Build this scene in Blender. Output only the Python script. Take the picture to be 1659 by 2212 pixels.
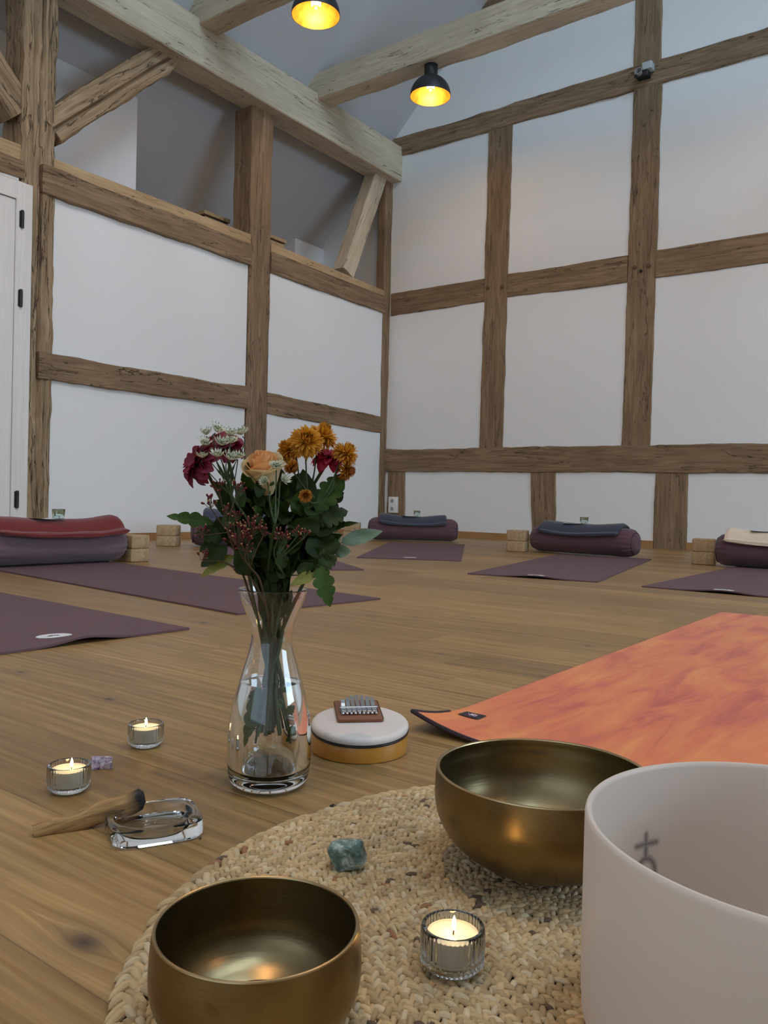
import bpy, bmesh, math, random
import numpy as np
from math import pi, sin, cos, radians, sqrt, atan2, hypot, exp
from mathutils import Vector, Matrix, noise, Euler

for o in list(bpy.data.objects):
    bpy.data.objects.remove(o)
S = bpy.context.scene
COL = S.collection
R = random.Random(7)

# ------------------------------------------------------------------ camera
FPX = 1750.0
CAM = np.array([4.93, -6.71, .335])
def axes(yaw=radians(36.3), pit=radians(-.8), rol=radians(1.45)):
    cy, sy = cos(yaw), sin(yaw)
    w = np.array([-sy*cos(pit), cy*cos(pit), sin(pit)])
    r = np.array([cy, sy, 0.]); u = np.cross(r, w)
    c, s = cos(rol), sin(rol)
    return c*r+s*u, -s*r+c*u, w
AR, AU, AW = axes()
cd = bpy.data.cameras.new('camera'); cam = bpy.data.objects.new('camera', cd); COL.objects.link(cam)
cam.matrix_world = Matrix(((AR[0], AU[0], -AW[0], CAM[0]), (AR[1], AU[1], -AW[1], CAM[1]), (AR[2], AU[2], -AW[2], CAM[2]), (0, 0, 0, 1)))
cd.sensor_fit = 'AUTO'; cd.sensor_width = 36; cd.lens = FPX/2212*36; cd.clip_start = .02; cd.clip_end = 100
S.camera = cam
# survey helpers: where a sight line meets the floor / a wall plane
def ray(px, py): return AR*(px-829.5)/FPX-AU*(py-1106)/FPX+AW
def fl(px, py, z=0.): d = ray(px, py); return CAM+d*(z-CAM[2])/d[2]
def wx(px, py, x=0.): d = ray(px, py); return CAM+d*(x-CAM[0])/d[0]
def wy(px, py, y=0.): d = ray(px, py); return CAM+d*(y-CAM[1])/d[1]

# ------------------------------------------------------------------ world, lights, exposure
S.view_settings.view_transform = 'Standard'; S.view_settings.look = 'None'
S.view_settings.gamma = 1; S.view_settings.use_curve_mapping = False
S.view_settings.exposure = 0.12
W = bpy.data.worlds.new('overcast_sky'); S.world = W; W.use_nodes = True
bg = W.node_tree.nodes['Background']; bg.inputs[0].default_value = (.62, .78, 1, 1); bg.inputs[1].default_value = 1.0

def area(name, loc, direction, sx, sy, energy, col):
    l = bpy.data.lights.new(name, 'AREA'); l.shape = 'RECTANGLE'; l.size = sx; l.size_y = sy
    l.energy = energy; l.color = col
    o = bpy.data.objects.new(name, l); COL.objects.link(o); o.location = loc
    o.rotation_euler = Vector(direction).to_track_quat('-Z', 'Y').to_euler()
    return o
SKYL = [(-3.7), (-5.7), (-7.7)]            # roof windows in the east slope (y of their middles)
for k, yy in enumerate(SKYL):              # daylight entering each roof window
    area('skylight_daylight', (6.62, yy, 7.16), (-1, 0, -1), 1.15, 1.5, 72, (.60, .80, 1))
area('terrace_daylight', (4.9, -9.42, 1.35), (0, 1, .05), 3.0, 2.1, 7, (.8, .9, 1))  # added unseen source behind the camera, front fill for the right wall
area('east_window_daylight', (9.82, -3.4, 1.75), (-1, 0, .04), 3.0, 1.5, 135, (.56, .78, 1))
def point(name, loc, energy, col, rad):
    l = bpy.data.lights.new(name, 'POINT'); l.energy = energy; l.color = col; l.shadow_soft_size = rad
    o = bpy.data.objects.new(name, l); COL.objects.link(o); o.location = loc
    return o

# ------------------------------------------------------------------ mesh helpers
class MB:
    def __init__(s): s.v = []; s.f = []; s.m = []; s.c = []
    def add(s, v, f, m=0):
        b = len(s.v); s.v += [tuple(p) for p in v]; s.f += [tuple(i+b for i in q) for q in f]; s.m += [m]*len(f); return s
    def box(s, a, b, m=0, bev=0.0, mat=None):
        x0, y0, z0 = a; x1, y1, z1 = b
        if bev <= 0:
            v = [(x0,y0,z0),(x1,y0,z0),(x1,y1,z0),(x0,y1,z0),(x0,y0,z1),(x1,y0,z1),(x1,y1,z1),(x0,y1,z1)]
            f = [(3,2,1,0),(4,5,6,7),(0,1,5,4),(1,2,6,5),(2,3,7,6),(3,0,4,7)]
        else:
            v = []; f = []
            def ring(z, ins):
                o = []
                for cx, cy, a0 in ((x1-bev, y1-bev, 0), (x0+bev, y1-bev, 90), (x0+bev, y0+bev, 180), (x1-bev, y0+bev, 270)):
                    for k in (0, 30, 60, 90):
                        t = radians(a0+k); rr = bev-ins
                        o.append((cx+rr*cos(t), cy+rr*sin(t), z))
                return o
            rs = [ring(z0, bev*.7), ring(z0+bev*.3, bev*.2), ring(z0+bev, 0), ring(z1-bev, 0), ring(z1-bev*.3, bev*.2), ring(z1, bev*.7)]
            n = 16
            for q in rs: v += q
            for i in range(5):
                for k in range(n): f.append((i*n+k, i*n+(k+1) % n, (i+1)*n+(k+1) % n, (i+1)*n+k))
            f.append(tuple(range(n-1, -1, -1))); f.append(tuple(5*n+k for k in range(n)))
        if mat is not None: v = [mat @ Vector(p) for p in v]
        return s.add(v, f, m)
    def tube(s, pts, rad, n=8, m=0, cap=True, flat=1.0):
        pts = [Vector(p) for p in pts]; k = len(pts)
        if not hasattr(rad, '__len__'): rad = [rad]*k
        v = []; f = []
        t0 = (pts[1]-pts[0]).normalized()
        up = Vector((0, 0, 1)) if abs(t0.z) < .9 else Vector((1, 0, 0))
        nx = t0.cross(up).normalized()
        for i, p in enumerate(pts):
            t = (pts[min(i+1, k-1)]-pts[max(i-1, 0)]).normalized()
            nx = (nx-t*nx.dot(t)).normalized(); ny = t.cross(nx)
            for j in range(n):
                a = 2*pi*j/n; v.append(p+nx*cos(a)*rad[i]+ny*sin(a)*rad[i]*flat)
        for i in range(k-1):
            for j in range(n): f.append((i*n+j, i*n+(j+1) % n, (i+1)*n+(j+1) % n, (i+1)*n+j))
        if cap: f.append(tuple(range(n-1, -1, -1))); f.append(tuple((k-1)*n+j for j in range(n)))
        return s.add(v, f, m)
    def lathe(s, prof, n=48, c=(0, 0, 0), m=0, rip=None, closed=False):
        v = []; f = []; k = len(prof)
        for i, (r, z) in enumerate(prof):
            for j in range(n):
                a = 2*pi*j/n; rr = r*(1+(rip(i, a) if rip else 0)); v.append((c[0]+rr*cos(a), c[1]+rr*sin(a), c[2]+z))
        for i in range(k-1 if not closed else k):
            i2 = (i+1) % k
            for j in range(n): f.append((i*n+j, i*n+(j+1) % n, i2*n+(j+1) % n, i2*n+j))
        if not closed:
            if prof[0][0] > 0: f.append(tuple(range(n-1, -1, -1)))
            if prof[-1][0] > 0: f.append(tuple((k-1)*n+j for j in range(n)))
        return s.add(v, f, m)
    def ball(s, c, r, n=10, k=6, m=0, sc=(1, 1, 1)):
        prof = [(max(1e-5, r*sin(pi*i/k)), -r*cos(pi*i/k)) for i in range(k+1)]
        v0 = len(s.v); s.lathe(prof, n, (0, 0, 0), m)
        for i in range(v0, len(s.v)):
            p = s.v[i]; s.v[i] = (p[0]*sc[0]+c[0], p[1]*sc[1]+c[1], p[2]*sc[2]+c[2])
        return s
    def xf(s, M):
        s.v = [tuple(M @ Vector(p)) for p in s.v]; return s
    def build(s, name, mats, parent=None, smooth=True, world=False):
        me = bpy.data.meshes.new(name); me.from_pydata(s.v, [], s.f); me.update()
        if not isinstance(mats, (list, tuple)): mats = [mats]
        for q in mats: me.materials.append(q)
        if len(mats) > 1: me.polygons.foreach_set('material_index', s.m)
        if smooth:
            me.polygons.foreach_set('use_smooth', [True]*len(me.polygons))
            try: me.set_sharp_from_angle(angle=radians(38))
            except Exception: pass
        o = bpy.data.objects.new(name, me); COL.objects.link(o)
        if parent is not None:
            o.parent = parent
            if world: o.matrix_parent_inverse = Matrix.Translation(-Vector(parent.location))
        return o
def tag(o, label=None, cat=None, group=None, kind=None):
    if label: o['label'] = label
    if cat: o['category'] = cat
    if group: o['group'] = group
    if kind: o['kind'] = kind
    return o
def thing(name, label, cat, loc=(0, 0, 0), rz=0, group=None):
    o = bpy.data.objects.new(name, None); COL.objects.link(o); o.location = [float(q) for q in loc]; o.rotation_euler = (0, 0, rz)
    o.empty_display_size = .05
    return tag(o, label, cat, group)
def dup(o, parent=None):
    c = o.copy(); COL.objects.link(c)
    if parent is not None: c.parent = parent
    for ch in [q for q in list(bpy.data.objects) if q.parent == o]: dup(ch, c)
    return c
def fbm(p, sc=1.0, off=0.0):
    q = Vector((p[0]*sc+off, p[1]*sc-off, p[2]*sc+off*.5))
    return noise.noise(q)+.5*noise.noise(q*2.1)+.25*noise.noise(q*4.3)

# ------------------------------------------------------------------ material helpers
class NT:
    def __init__(s, name):
        s.mat = bpy.data.materials.new(name); s.mat.use_nodes = True; s.t = s.mat.node_tree
        s.p = s.t.nodes['Principled BSDF']; s.out = s.t.nodes['Material Output']; s._tc = None
    def n(s, typ, **kw):
        q = s.t.nodes.new('ShaderNode'+typ)
        for k, v in kw.items():
            if k.startswith('i_'):
                q.inputs[k[2:].replace('_', ' ')].default_value = v
            else: setattr(q, k, v)
        return q
    def l(s, a, b): s.t.links.new(a, b)
    def tc(s, k='Object'):
        if s._tc is None: s._tc = s.n('TexCoord')
        return s._tc.outputs[k]
    def map(s, v, sc=(1, 1, 1), loc=(0, 0, 0), rot=(0, 0, 0)):
        q = s.n('Mapping'); q.inputs['Scale'].default_value = sc; q.inputs['Location'].default_value = loc; q.inputs['Rotation'].default_value = rot
        s.l(v, q.inputs['Vector']); return q.outputs[0]
    def noise(s, v, scale=5, detail=4, rough=.55, dist=0.):
        q = s.n('TexNoise'); q.inputs['Scale'].default_value = scale; q.inputs['Detail'].default_value = detail
        q.inputs['Roughness'].default_value = rough; q.inputs['Distortion'].default_value = dist
        s.l(v, q.inputs['Vector']); return q.outputs[0]
    def m(s, op, a, b=None, c=None, clamp=False):
        q = s.n('Math', operation=op); q.use_clamp = clamp
        for i, x in enumerate((a, b, c)):
            if x is None: continue
            if isinstance(x, (int, float)): q.inputs[i].default_value = x
            else: s.l(x, q.inputs[i])
        return q.outputs[0]
    def ramp(s, fac, stops):
        q = s.n('ValToRGB'); e = q.color_ramp.elements
        while len(e) < len(stops): e.new(.5)
        for i, (p, c) in enumerate(stops):
            e[i].position = p; e[i].color = (*c, 1) if len(c) == 3 else c
        s.l(fac, q.inputs[0]); return q.outputs[0]
    def mix(s, fac, a, b, mode='MIX'):
        q = s.n('MixRGB', blend_type=mode)
        for i, x in enumerate((fac, a, b)):
            if isinstance(x, (int, float)): q.inputs[i].default_value = x
            elif isinstance(x, tuple): q.inputs[i].default_value = (*x, 1) if len(x) == 3 else x
            else: s.l(x, q.inputs[i])
        return q.outputs[0]
    def bump(s, h, strength=.3, dist=.01, normal=None):
        q = s.n('Bump'); q.inputs['Strength'].default_value = strength; q.inputs['Distance'].default_value = dist
        s.l(h, q.inputs['Height'])
        if normal is not None: s.l(normal, q.inputs['Normal'])
        s.l(q.outputs[0], s.p.inputs['Normal']); return q.outputs[0]
    def base(s, c):
        if isinstance(c, tuple): s.p.inputs['Base Color'].default_value = (*c[:3], 1)
        else: s.l(c, s.p.inputs['Base Color'])
    def set(s, **kw):
        for k, v in kw.items():
            i = s.p.inputs[k.replace('_', ' ')]
            if isinstance(v, (int, float, tuple)): i.default_value = v
            else: s.l(v, i)
        return s
    def sep(s, v):
        q = s.n('SeparateXYZ'); s.l(v, q.inputs[0]); return q.outputs
    def comb(s, x, y, z):
        q = s.n('CombineXYZ')
        for i, a in enumerate((x, y, z)):
            if isinstance(a, (int, float)): q.inputs[i].default_value = a
            else: s.l(a, q.inputs[i])
        return q.outputs[0]
def simple(name, col, rough=.5, metal=0, var=.12, sc=30, bump=0., **kw):
    t = NT(name); n = t.noise(t.tc(), sc, 4)
    t.base(t.mix(n, tuple(c*(1-var) for c in col), tuple(min(1, c*(1+var)) for c in col)))
    t.set(Roughness=rough, Metallic=metal, **kw)
    if bump: t.bump(n, bump, .002)
    return t.mat

# plaster
def plaster(name, col, b=.25):
    t = NT(name); g = t.n('NewGeometry').outputs['Position']
    n = t.noise(g, 1.3, 3); n2 = t.noise(g, 14, 5, .6)
    t.base(t.mix(n, tuple(c*.965 for c in col), col)); t.set(Roughness=.92)
    h = t.m('ADD', t.m('MULTIPLY', n2, .35), n)
    t.bump(h, b, .02); return t.mat
M_plaster = plaster('white_plaster', (.80, .80, .79))
M_ceil = plaster('painted_slope', (.55, .55, .56), .08)
M_loft = plaster('loft_plaster', (.74, .75, .77), .1)

# timber
def timber(name, dark, mid, light, crack=.5, grey=0.):
    t = NT(name)
    oi = t.n('ObjectInfo').outputs['Random']
    off = t.comb(t.m('MULTIPLY', oi, 37.), t.m('MULTIPLY', oi, 11.), t.m('MULTIPLY', oi, 5.))
    va = t.n('VectorMath', operation='ADD'); t.l(t.tc(), va.inputs[0]); t.l(off, va.inputs[1]); v = va.outputs[0]
    g1 = t.noise(t.map(v, (1.1, 16, 16)), 2.2, 7, .62, .9)
    g2 = t.noise(t.map(v, (3, 90, 90)), 1.5, 4, .6)
    g3 = t.noise(t.map(v, (.8, 2.5, 2.5)), 2.0, 3, .5)
    c = t.ramp(g1, [(.28, dark), (.5, mid), (.72, light)])
    c = t.mix(t.m('MULTIPLY', g2, .45), c, tuple(q*.55 for q in mid))
    c = t.mix(t.m('MULTIPLY', t.m('SUBTRACT', g3, .45, clamp=True), 2.2, clamp=True), c, tuple(q*.62 for q in mid))
    # long drying cracks
    cr = t.noise(t.map(v, (.55, 7, 7)), 1.6, 5, .55, .5)
    w = t.m('ABSOLUTE', t.m('SUBTRACT', cr, .5))
    cm = t.m('SUBTRACT', 1, t.m('DIVIDE', w, .010*crack+.0015), clamp=True)
    cm = t.m('MULTIPLY', cm, t.m('GREATER_THAN', t.noise(t.map(v, (1.2, 3, 3)), 2, 2), .5-.14*crack))
    # knots
    vo = t.n('TexVoronoi'); vo.inputs['Scale'].default_value = 1.7; t.l(t.map(v, (.9, 2.4, 2.4)), vo.inputs['Vector'])
    kd = vo.outputs['Distance']
    km = t.m('SUBTRACT', 1, t.m('DIVIDE', kd, .09), clamp=True)
    c = t.mix(t.m('MULTIPLY', km, .8), c, tuple(q*.35 for q in dark))
    # worm pits
    wp = t.n('TexVoronoi'); wp.inputs['Scale'].default_value = 60; t.l(t.map(v, (.5, 1, 1)), wp.inputs['Vector'])
    pm = t.m('MULTIPLY', t.m('SUBTRACT', 1, t.m('DIVIDE', wp.outputs['Distance'], .17), clamp=True), t.m('GREATER_THAN', g3, .52))
    c = t.mix(t.m('MULTIPLY', t.m('ADD', cm, t.m('MULTIPLY', pm, .6*crack), clamp=True), .92), c, (.018, .012, .008))
    t.base(c); t.set(Roughness=.82)
    h = t.m('ADD', t.m('MULTIPLY', g1, .5), t.m('MULTIPLY', g2, .25))
    h = t.m('SUBTRACT', h, t.m('ADD', cm, t.m('MULTIPLY', pm, .6*crack)))
    t.bump(h, .75, .006)
    return t.mat
M_old = timber('weathered_oak', (.125, .077, .040), (.26, .168, .092), (.39, .27, .16), .5)
M_rough = timber('worm_eaten_oak', (.19, .125, .070), (.37, .26, .15), (.54, .41, .26), 1.1)
M_new = timber('pale_spruce', (.46, .36, .24), (.64, .54, .39), (.74, .65, .50), .25)
M_plank = timber('light_oak_plank', (.36, .235, .115), (.50, .345, .185), (.58, .42, .24), .12)

# floor
def floor_mat():
    t = NT('oak_floorboards'); g = t.n('NewGeometry').outputs['Position']; x, y, z = t.sep(g)
    PW = .158
    yr = t.m('DIVIDE', t.m('ADD', y, 20+4.873-126*.158+.0), PW)   # seam on y=-4.873
    idx = t.m('FLOOR', yr); fy = t.m('FRACT', yr)
    wn = t.n('TexWhiteNoise', noise_dimensions='1D'); t.l(idx, wn.inputs['W'])
    xs = t.m('DIVIDE', t.m('ADD', x, t.m('MULTIPLY', wn.outputs['Value'], 2.1)), 2.1)
    ix = t.m('FLOOR', xs); fx = t.m('FRACT', xs)
    wn2 = t.n('TexWhiteNoise', noise_dimensions='2D'); t.l(t.comb(idx, ix, 0), wn2.inputs['Vector'])
    rnd = wn2.outputs['Value']
    # knots with the grain bending round them
    knots = [(fl(182, 2035), .022), (fl(45, 1452), .012), (fl(235, 1510), .016), (fl(950, 1412), .010), (fl(895, 1333), .010), (fl(800, 1330), .012), (fl(440, 1345), .02), (fl(620, 1432), .012), (fl(1270, 1395), .014), (fl(700, 1560), .010)]
    rings = None; km = None; warp = None
    for p, rr in knots:
        dx = t.m('MULTIPLY', t.m('SUBTRACT', x, float(p[0])), .6); dy = t.m('SUBTRACT', y, float(p[1]))
        d = t.m('SQRT', t.m('ADD', t.m('MULTIPLY', dx, dx), t.m('MULTIPLY', dy, dy)))
        e = t.m('EXPONENT', t.m('MULTIPLY', d, -1.0/rr))
        wv = t.m('MULTIPLY', t.m('MULTIPLY', t.m('SIGN', dy), e), rr*.9)
        core = t.m('SUBTRACT', 1, t.m('DIVIDE', d, rr*.42), clamp=True)
        ew = t.m('EXPONENT', t.m('MULTIPLY', t.m('MULTIPLY', d, d), -1.0/(rr*rr*.7)))
        warp = wv if warp is None else t.m('ADD', warp, wv)
        rg = t.m('MULTIPLY', t.m('MULTIPLY', t.m('ADD', t.m('SINE', t.m('MULTIPLY', d, 5200./(rr*1000.)*1.1)), 1), .5), t.m('EXPONENT', t.m('MULTIPLY', t.m('MULTIPLY', d, d), -1.0/(rr*rr*.9))))
        rgs = rg if rings is None else t.m('ADD', rgs, rg)
        km = core if km is None else t.m('ADD', km, core)
        rings = ew if rings is None else t.m('ADD', rings, ew)
    y2 = t.m('SUBTRACT', y, warp)
    v = t.comb(t.m('ADD', x, t.m('MULTIPLY', rnd, 50)), y2, t.m('MULTIPLY', rnd, 9))
    g0 = t.noise(t.map(v, (1.1, 11, 1)), 1.4, 4, .55, .8)
    g1 = t.noise(t.map(v, (2.2, 60, 1)), 1.5, 5, .62, .6)
    g2 = t.noise(t.map(v, (6, 420, 1)), 1.0, 3, .6)
    wv = t.n('TexWave', wave_type='BANDS', bands_direction='Y'); wv.inputs['Scale'].default_value = 14; wv.inputs['Distortion'].default_value = 9
    wv.inputs['Detail'].default_value = 3; wv.inputs['Detail Scale'].default_value = .6; t.l(t.map(v, (.28, 1, 1)), wv.inputs['Vector'])
    c = t.ramp(g1, [(.3, (.235, .125, .036)), (.48, (.395, .236, .082)), (.7, (.54, .345, .142))])
    c = t.mix(t.m('MULTIPLY', t.m('SUBTRACT', g0, .4, clamp=True), 1.1, clamp=True), c, (.19, .105, .042))
    c = t.mix(t.m('MULTIPLY', wv.outputs['Fac'], .30), c, (.18, .10, .042))
    c = t.mix(t.m('MULTIPLY', g2, .55), c, (.16, .088, .036))
    tone = t.m('ADD', .80, t.m('MULTIPLY', rnd, .36))
    c = t.mix(1, c, t.comb(tone, tone, tone), 'MULTIPLY')
    c = t.mix(t.m('MULTIPLY', rings, .55, clamp=True), c, (.17, .115, .07))
    c = t.mix(t.m('MULTIPLY', rgs, .5, clamp=True), c, (.10, .06, .03))
    c = t.mix(t.m('MULTIPLY', km, 1., clamp=True), c, (.05, .034, .022))
    # sparse natural knots elsewhere
    vo = t.n('TexVoronoi'); vo.inputs['Scale'].default_value = 2.1; t.l(t.map(v, (.5, 1.4, 1)), vo.inputs['Vector'])
    k2 = t.m('SUBTRACT', 1, t.m('DIVIDE', vo.outputs['Distance'], .022), clamp=True)
    c = t.mix(t.m('MULTIPLY', k2, .8), c, (.06, .04, .025))
    ey = t.m('MULTIPLY', t.m('MINIMUM', fy, t.m('SUBTRACT', 1, fy)), PW)
    ex = t.m('MULTIPLY', t.m('MINIMUM', fx, t.m('SUBTRACT', 1, fx)), 2.1)
    e = t.m('MINIMUM', ey, ex)
    sm = t.m('SUBTRACT', 1, t.m('DIVIDE', e, .0012), clamp=True)
    c = t.mix(t.m('MULTIPLY', sm, .6), c, (.07, .04, .02))
    t.base(c)
    t.set(Roughness=t.m('ADD', .36, t.m('MULTIPLY', g1, .16)))
    t.set(Specular_IOR_Level=.42)
    h = t.m('SUBTRACT', t.m('MULTIPLY', g2, .12), t.m('SUBTRACT', 1, t.m('DIVIDE', e, .0022), clamp=True))
    t.bump(h, .35, .0015)
    return t.mat
M_floor = floor_mat()
M_base = simple('oiled_oak_baseboard', (.36, .19, .07), .45, var=.2, sc=8)

# ------------------------------------------------------------------ timber beams with hewn edges
def beam(name, p0, p1, w, h, mat, up=(0, 0, 1), rough=.004, ch=.008, seed=0, cracks=(), parent=None, w1=None, h1=None, seg=.05, nside=5):
    """p0,p1: centre line ends. w: size across (local Y), h: size along 'up' (local Z)."""
    p0, p1 = Vector(p0), Vector(p1); L = (p1-p0).length; X = (p1-p0).normalized(); Z = Vector(up); Z = (Z-X*Z.dot(X)).normalized(); Y = Z.cross(X)
    w1 = w1 or w; h1 = h1 or h
    ns = nside
    ring = []
    def side(a, b):
        for k in range(ns): ring.append((a[0]+(b[0]-a[0])*k/(ns-1), a[1]+(b[1]-a[1])*k/(ns-1)))
    # unit cross-section in [-1,1] with offsets for chamfer given separately
    n = max(2, int(L/seg)); v = []; f = []
    for i in range(n+1):
        s = i/n; ww = (w+(w1-w)*s)/2; hh = (h+(h1-h)*s)/2; x = L*s; ring = []
        side((-ww+ch, -hh), (ww-ch, -hh)); side((ww, -hh+ch), (ww, hh-ch)); side((ww-ch, hh), (-ww+ch, hh)); side((-ww, hh-ch), (-ww, -hh+ch))
        for k, (yy, zz) in enumerate(ring):
            q = Vector((x, yy, zz))
            a = fbm(q, 3.1, seed*3.7)*rough*1.6+fbm(q, 14, seed*1.3)*rough*.5
            b = fbm(q+Vector((9, 3, 1)), 2.3, seed*2.1)*rough*1.6
            fs, fo = k//ns, k % ns
            nrm = ((0, -1), (1, 0), (0, 1), (-1, 0))[fs]
            dy = nrm[0]*a; dz = nrm[1]*a
            corner = fo in (0, ns-1)
            if corner: dy += b*.5*(1 if yy < 0 else -1); dz += b*.5*(1 if zz < 0 else -1)
            for (cs, ct, cd_, amp, ph) in cracks:   # side, position across 0-1, depth, wander, phase
                if fs == cs:
                    tt = ct*(ns-1)+amp*sin(x*2.1+ph)+.6*amp*sin(x*5.3+ph*2)
                    dd = abs(fo-tt)
                    if dd < .75: dy -= nrm[0]*cd_*(1-dd/.75); dz -= nrm[1]*cd_*(1-dd/.75)
            v.append((x, yy+dy, zz+dz))
    m = 4*ns
    for i in range(n):
        for k in range(m): f.append((i*m+k, i*m+(k+1) % m, (i+1)*m+(k+1) % m, (i+1)*m+k))
    f.append(tuple(range(m-1, -1, -1))); f.append(tuple(n*m+k for k in range(m)))
    mb = MB(); mb.add(v, f); o = mb.build(name, mat, None)
    T = Matrix(((X.x, Y.x, Z.x, p0.x), (X.y, Y.y, Z.y, p0.y), (X.z, Y.z, Z.z, p0.z), (0, 0, 0, 1)))
    if parent is not None:
        o.parent = parent; o.matrix_parent_inverse = Matrix.Translation(-Vector(parent.location))
    o.matrix_basis = T
    return o
TR = [0]
def trim(o):
    TR[0] += 1; o.name = 'trim_%d' % TR[0]; o['kind'] = 'structure'; return o
YF = -.012     # face of the right wall's timbers
def rpost(x0, x1, z0, z1, seed, x0b=None, x1b=None, mat=None, rough=.005, d=.14):
    a = (x0+x1)/2; b = ((x0b if x0b is not None else x0)+(x1b if x1b is not None else x1))/2
    return trim(beam('trim', (b, YF+d/2, z0), (a, YF+d/2, z1), ((x1b or x1)-(x0b or x0)), d, mat or M_old, (0, 1, 0), rough, .006, seed, w1=(x1-x0)))
def rrail(x0, x1, zb0, zt0, zb1, zt1, seed, off=0, d=.14, rough=.005):
    return trim(beam('trim', (x0, YF-off+d/2, (zb0+zt0)/2), (x1, YF-off+d/2, (zb1+zt1)/2), d, zt0-zb0, M_old, (0, 0, 1), rough, .006, seed, h1=zt1-zb1))

# ------------------------------------------------------------------ room shell
XE, YS = 9.86, -9.5
def struct(mb, name, mat):
    o = mb.build(name, mat); o['kind'] = 'structure'; return o
fb = MB(); fb.box((-.3, YS, -.08), (XE, .3, 0)); struct(fb, 'floor', M_floor)
b = MB()   # gable wall behind the timber frame, with its triangle
v = [(-1.9, 0, 0), (XE+1, 0, 0), (XE+1, 0, 3.0), (4.93, 0, 9.2), (-1.9, 0, 2.2)]
v2 = [(p[0], .2, p[2]) for p in v]
b.add(v+v2, [(4, 3, 2, 1, 0), (5, 6, 7, 8, 9), (0, 1, 6, 5), (1, 2, 7, 6), (2, 3, 8, 7), (3, 4, 9, 8), (4, 0, 5, 9)])
struct(b, 'wall_right', M_plaster)
b = MB(); b.box((-.13, -3.725, 0), (0, -1.985, 2.32)); b.box((-.13, -1.725, 0), (0, -.09, 2.32)); b.box((-.13, -.1, 0), (-.09, 0, 2.32)); b.box((-.13, YS, 0), (0, -4.95, 2.32)); b.box((-.13, -4.95, 2.2), (0, -3.97, 2.32)); struct(b, 'wall_left', M_plaster)
# south gable with an opening added for the south fill light, east wall
b = MB(); b.box((-1.9, YS-.2, 0), (3.3, YS, 9.2)); b.box((6.5, YS-.2, 0), (XE+.2, YS, 9.2)); b.box((3.3, YS-.2, 2.5), (6.5, YS, 9.2)); b.box((3.3, YS-.2, 0), (6.5, YS, .2)); struct(b, 'wall_back', M_plaster)
b = MB(); b.box((XE, YS, 0), (XE+.2, .2, .95)); b.box((XE, YS, 2.55), (XE+.2, .2, 4.2)); b.box((XE, YS, .95), (XE+.2, -4.95, 2.55)); b.box((XE, -1.85, .95), (XE+.2, .2, 2.55)); struct(b, 'wall_east', M_plaster)
# roof slopes
b = MB(); b.add([(-1.75, YS, 2.25), (-1.75, .1, 2.25), (4.93, .1, 8.93), (4.93, YS, 8.93), (-1.75, YS, 2.45), (-1.75, .1, 2.45), (4.93, .1, 9.13), (4.93, YS, 9.13)],
      [(0, 1, 2, 3), (7, 6, 5, 4), (0, 4, 5, 1), (1, 5, 6, 2), (2, 6, 7, 3), (3, 7, 4, 0)]); struct(b, 'ceiling', M_ceil)
ys = sorted([YS, .1]+[q+d for q in SKYL for d in (-.6, .6)]); xs = [4.93, 6.05, 7.15, 9.9]
b = MB()
for i in range(len(ys)-1):
    for j in range(3):
        if j == 1 and any(abs((ys[i]+ys[i+1])/2-q) < .05 for q in SKYL): continue
        za, zb = 13.86-xs[j], 13.86-xs[j+1]
        q = [(xs[j], ys[i], za), (xs[j], ys[i+1], za), (xs[j+1], ys[i+1], zb), (xs[j+1], ys[i], zb)]
        b.add(q+[(p[0], p[1], p[2]+.2) for p in q], [(0, 1, 2, 3), (7, 6, 5, 4), (0, 4, 5, 1), (1, 5, 6, 2), (2, 6, 7, 3), (3, 7, 4, 0)])
struct(b, 'ceiling_east', M_ceil)
M_white = simple('white_lacquer', (.78, .78, .77), .4, var=.03)
for k, yy in enumerate(SKYL):
    b = MB(); u = Vector((1, 0, -1)).normalized(); c = Vector((6.6, yy, 7.26))
    for s in (-.74, .74): b.box((-.05, -.62, -.05), (.05, .62, .05), mat=Matrix.Translation(c+u*s) @ Matrix.Rotation(radians(45), 4, 'Y'))
    for s in (-.58, .58): b.box((-.78, -.04, -.05), (.78, .04, .05), mat=Matrix.Translation(c+Vector((0, s, 0))) @ Matrix.Rotation(radians(45), 4, 'Y'))
    struct(b, 'window_%d' % (k+1), M_white)
b = MB()
for xx in (3.3, 4.9, 6.42): b.box((xx, YS-.1, .2), (xx+.08, YS-.02, 2.5))
b.box((3.3, YS-.1, .2), (6.5, YS-.02, .28)); b.box((3.3, YS-.1, 2.42), (6.5, YS-.02, 2.5)); struct(b, 'window_4', M_white)  # frame of the added, unseen south opening that holds the fill light

b = MB()
for yy in (-4.95, -3.44, -1.93): b.box((XE+.02, yy, .95), (XE+.1, yy+.08, 2.55))
b.box((XE+.02, -4.95, .95), (XE+.1, -1.85, 1.03)); b.box((XE+.02, -4.95, 2.47), (XE+.1, -1.85, 2.55)); struct(b, 'window_5', M_white)

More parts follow.
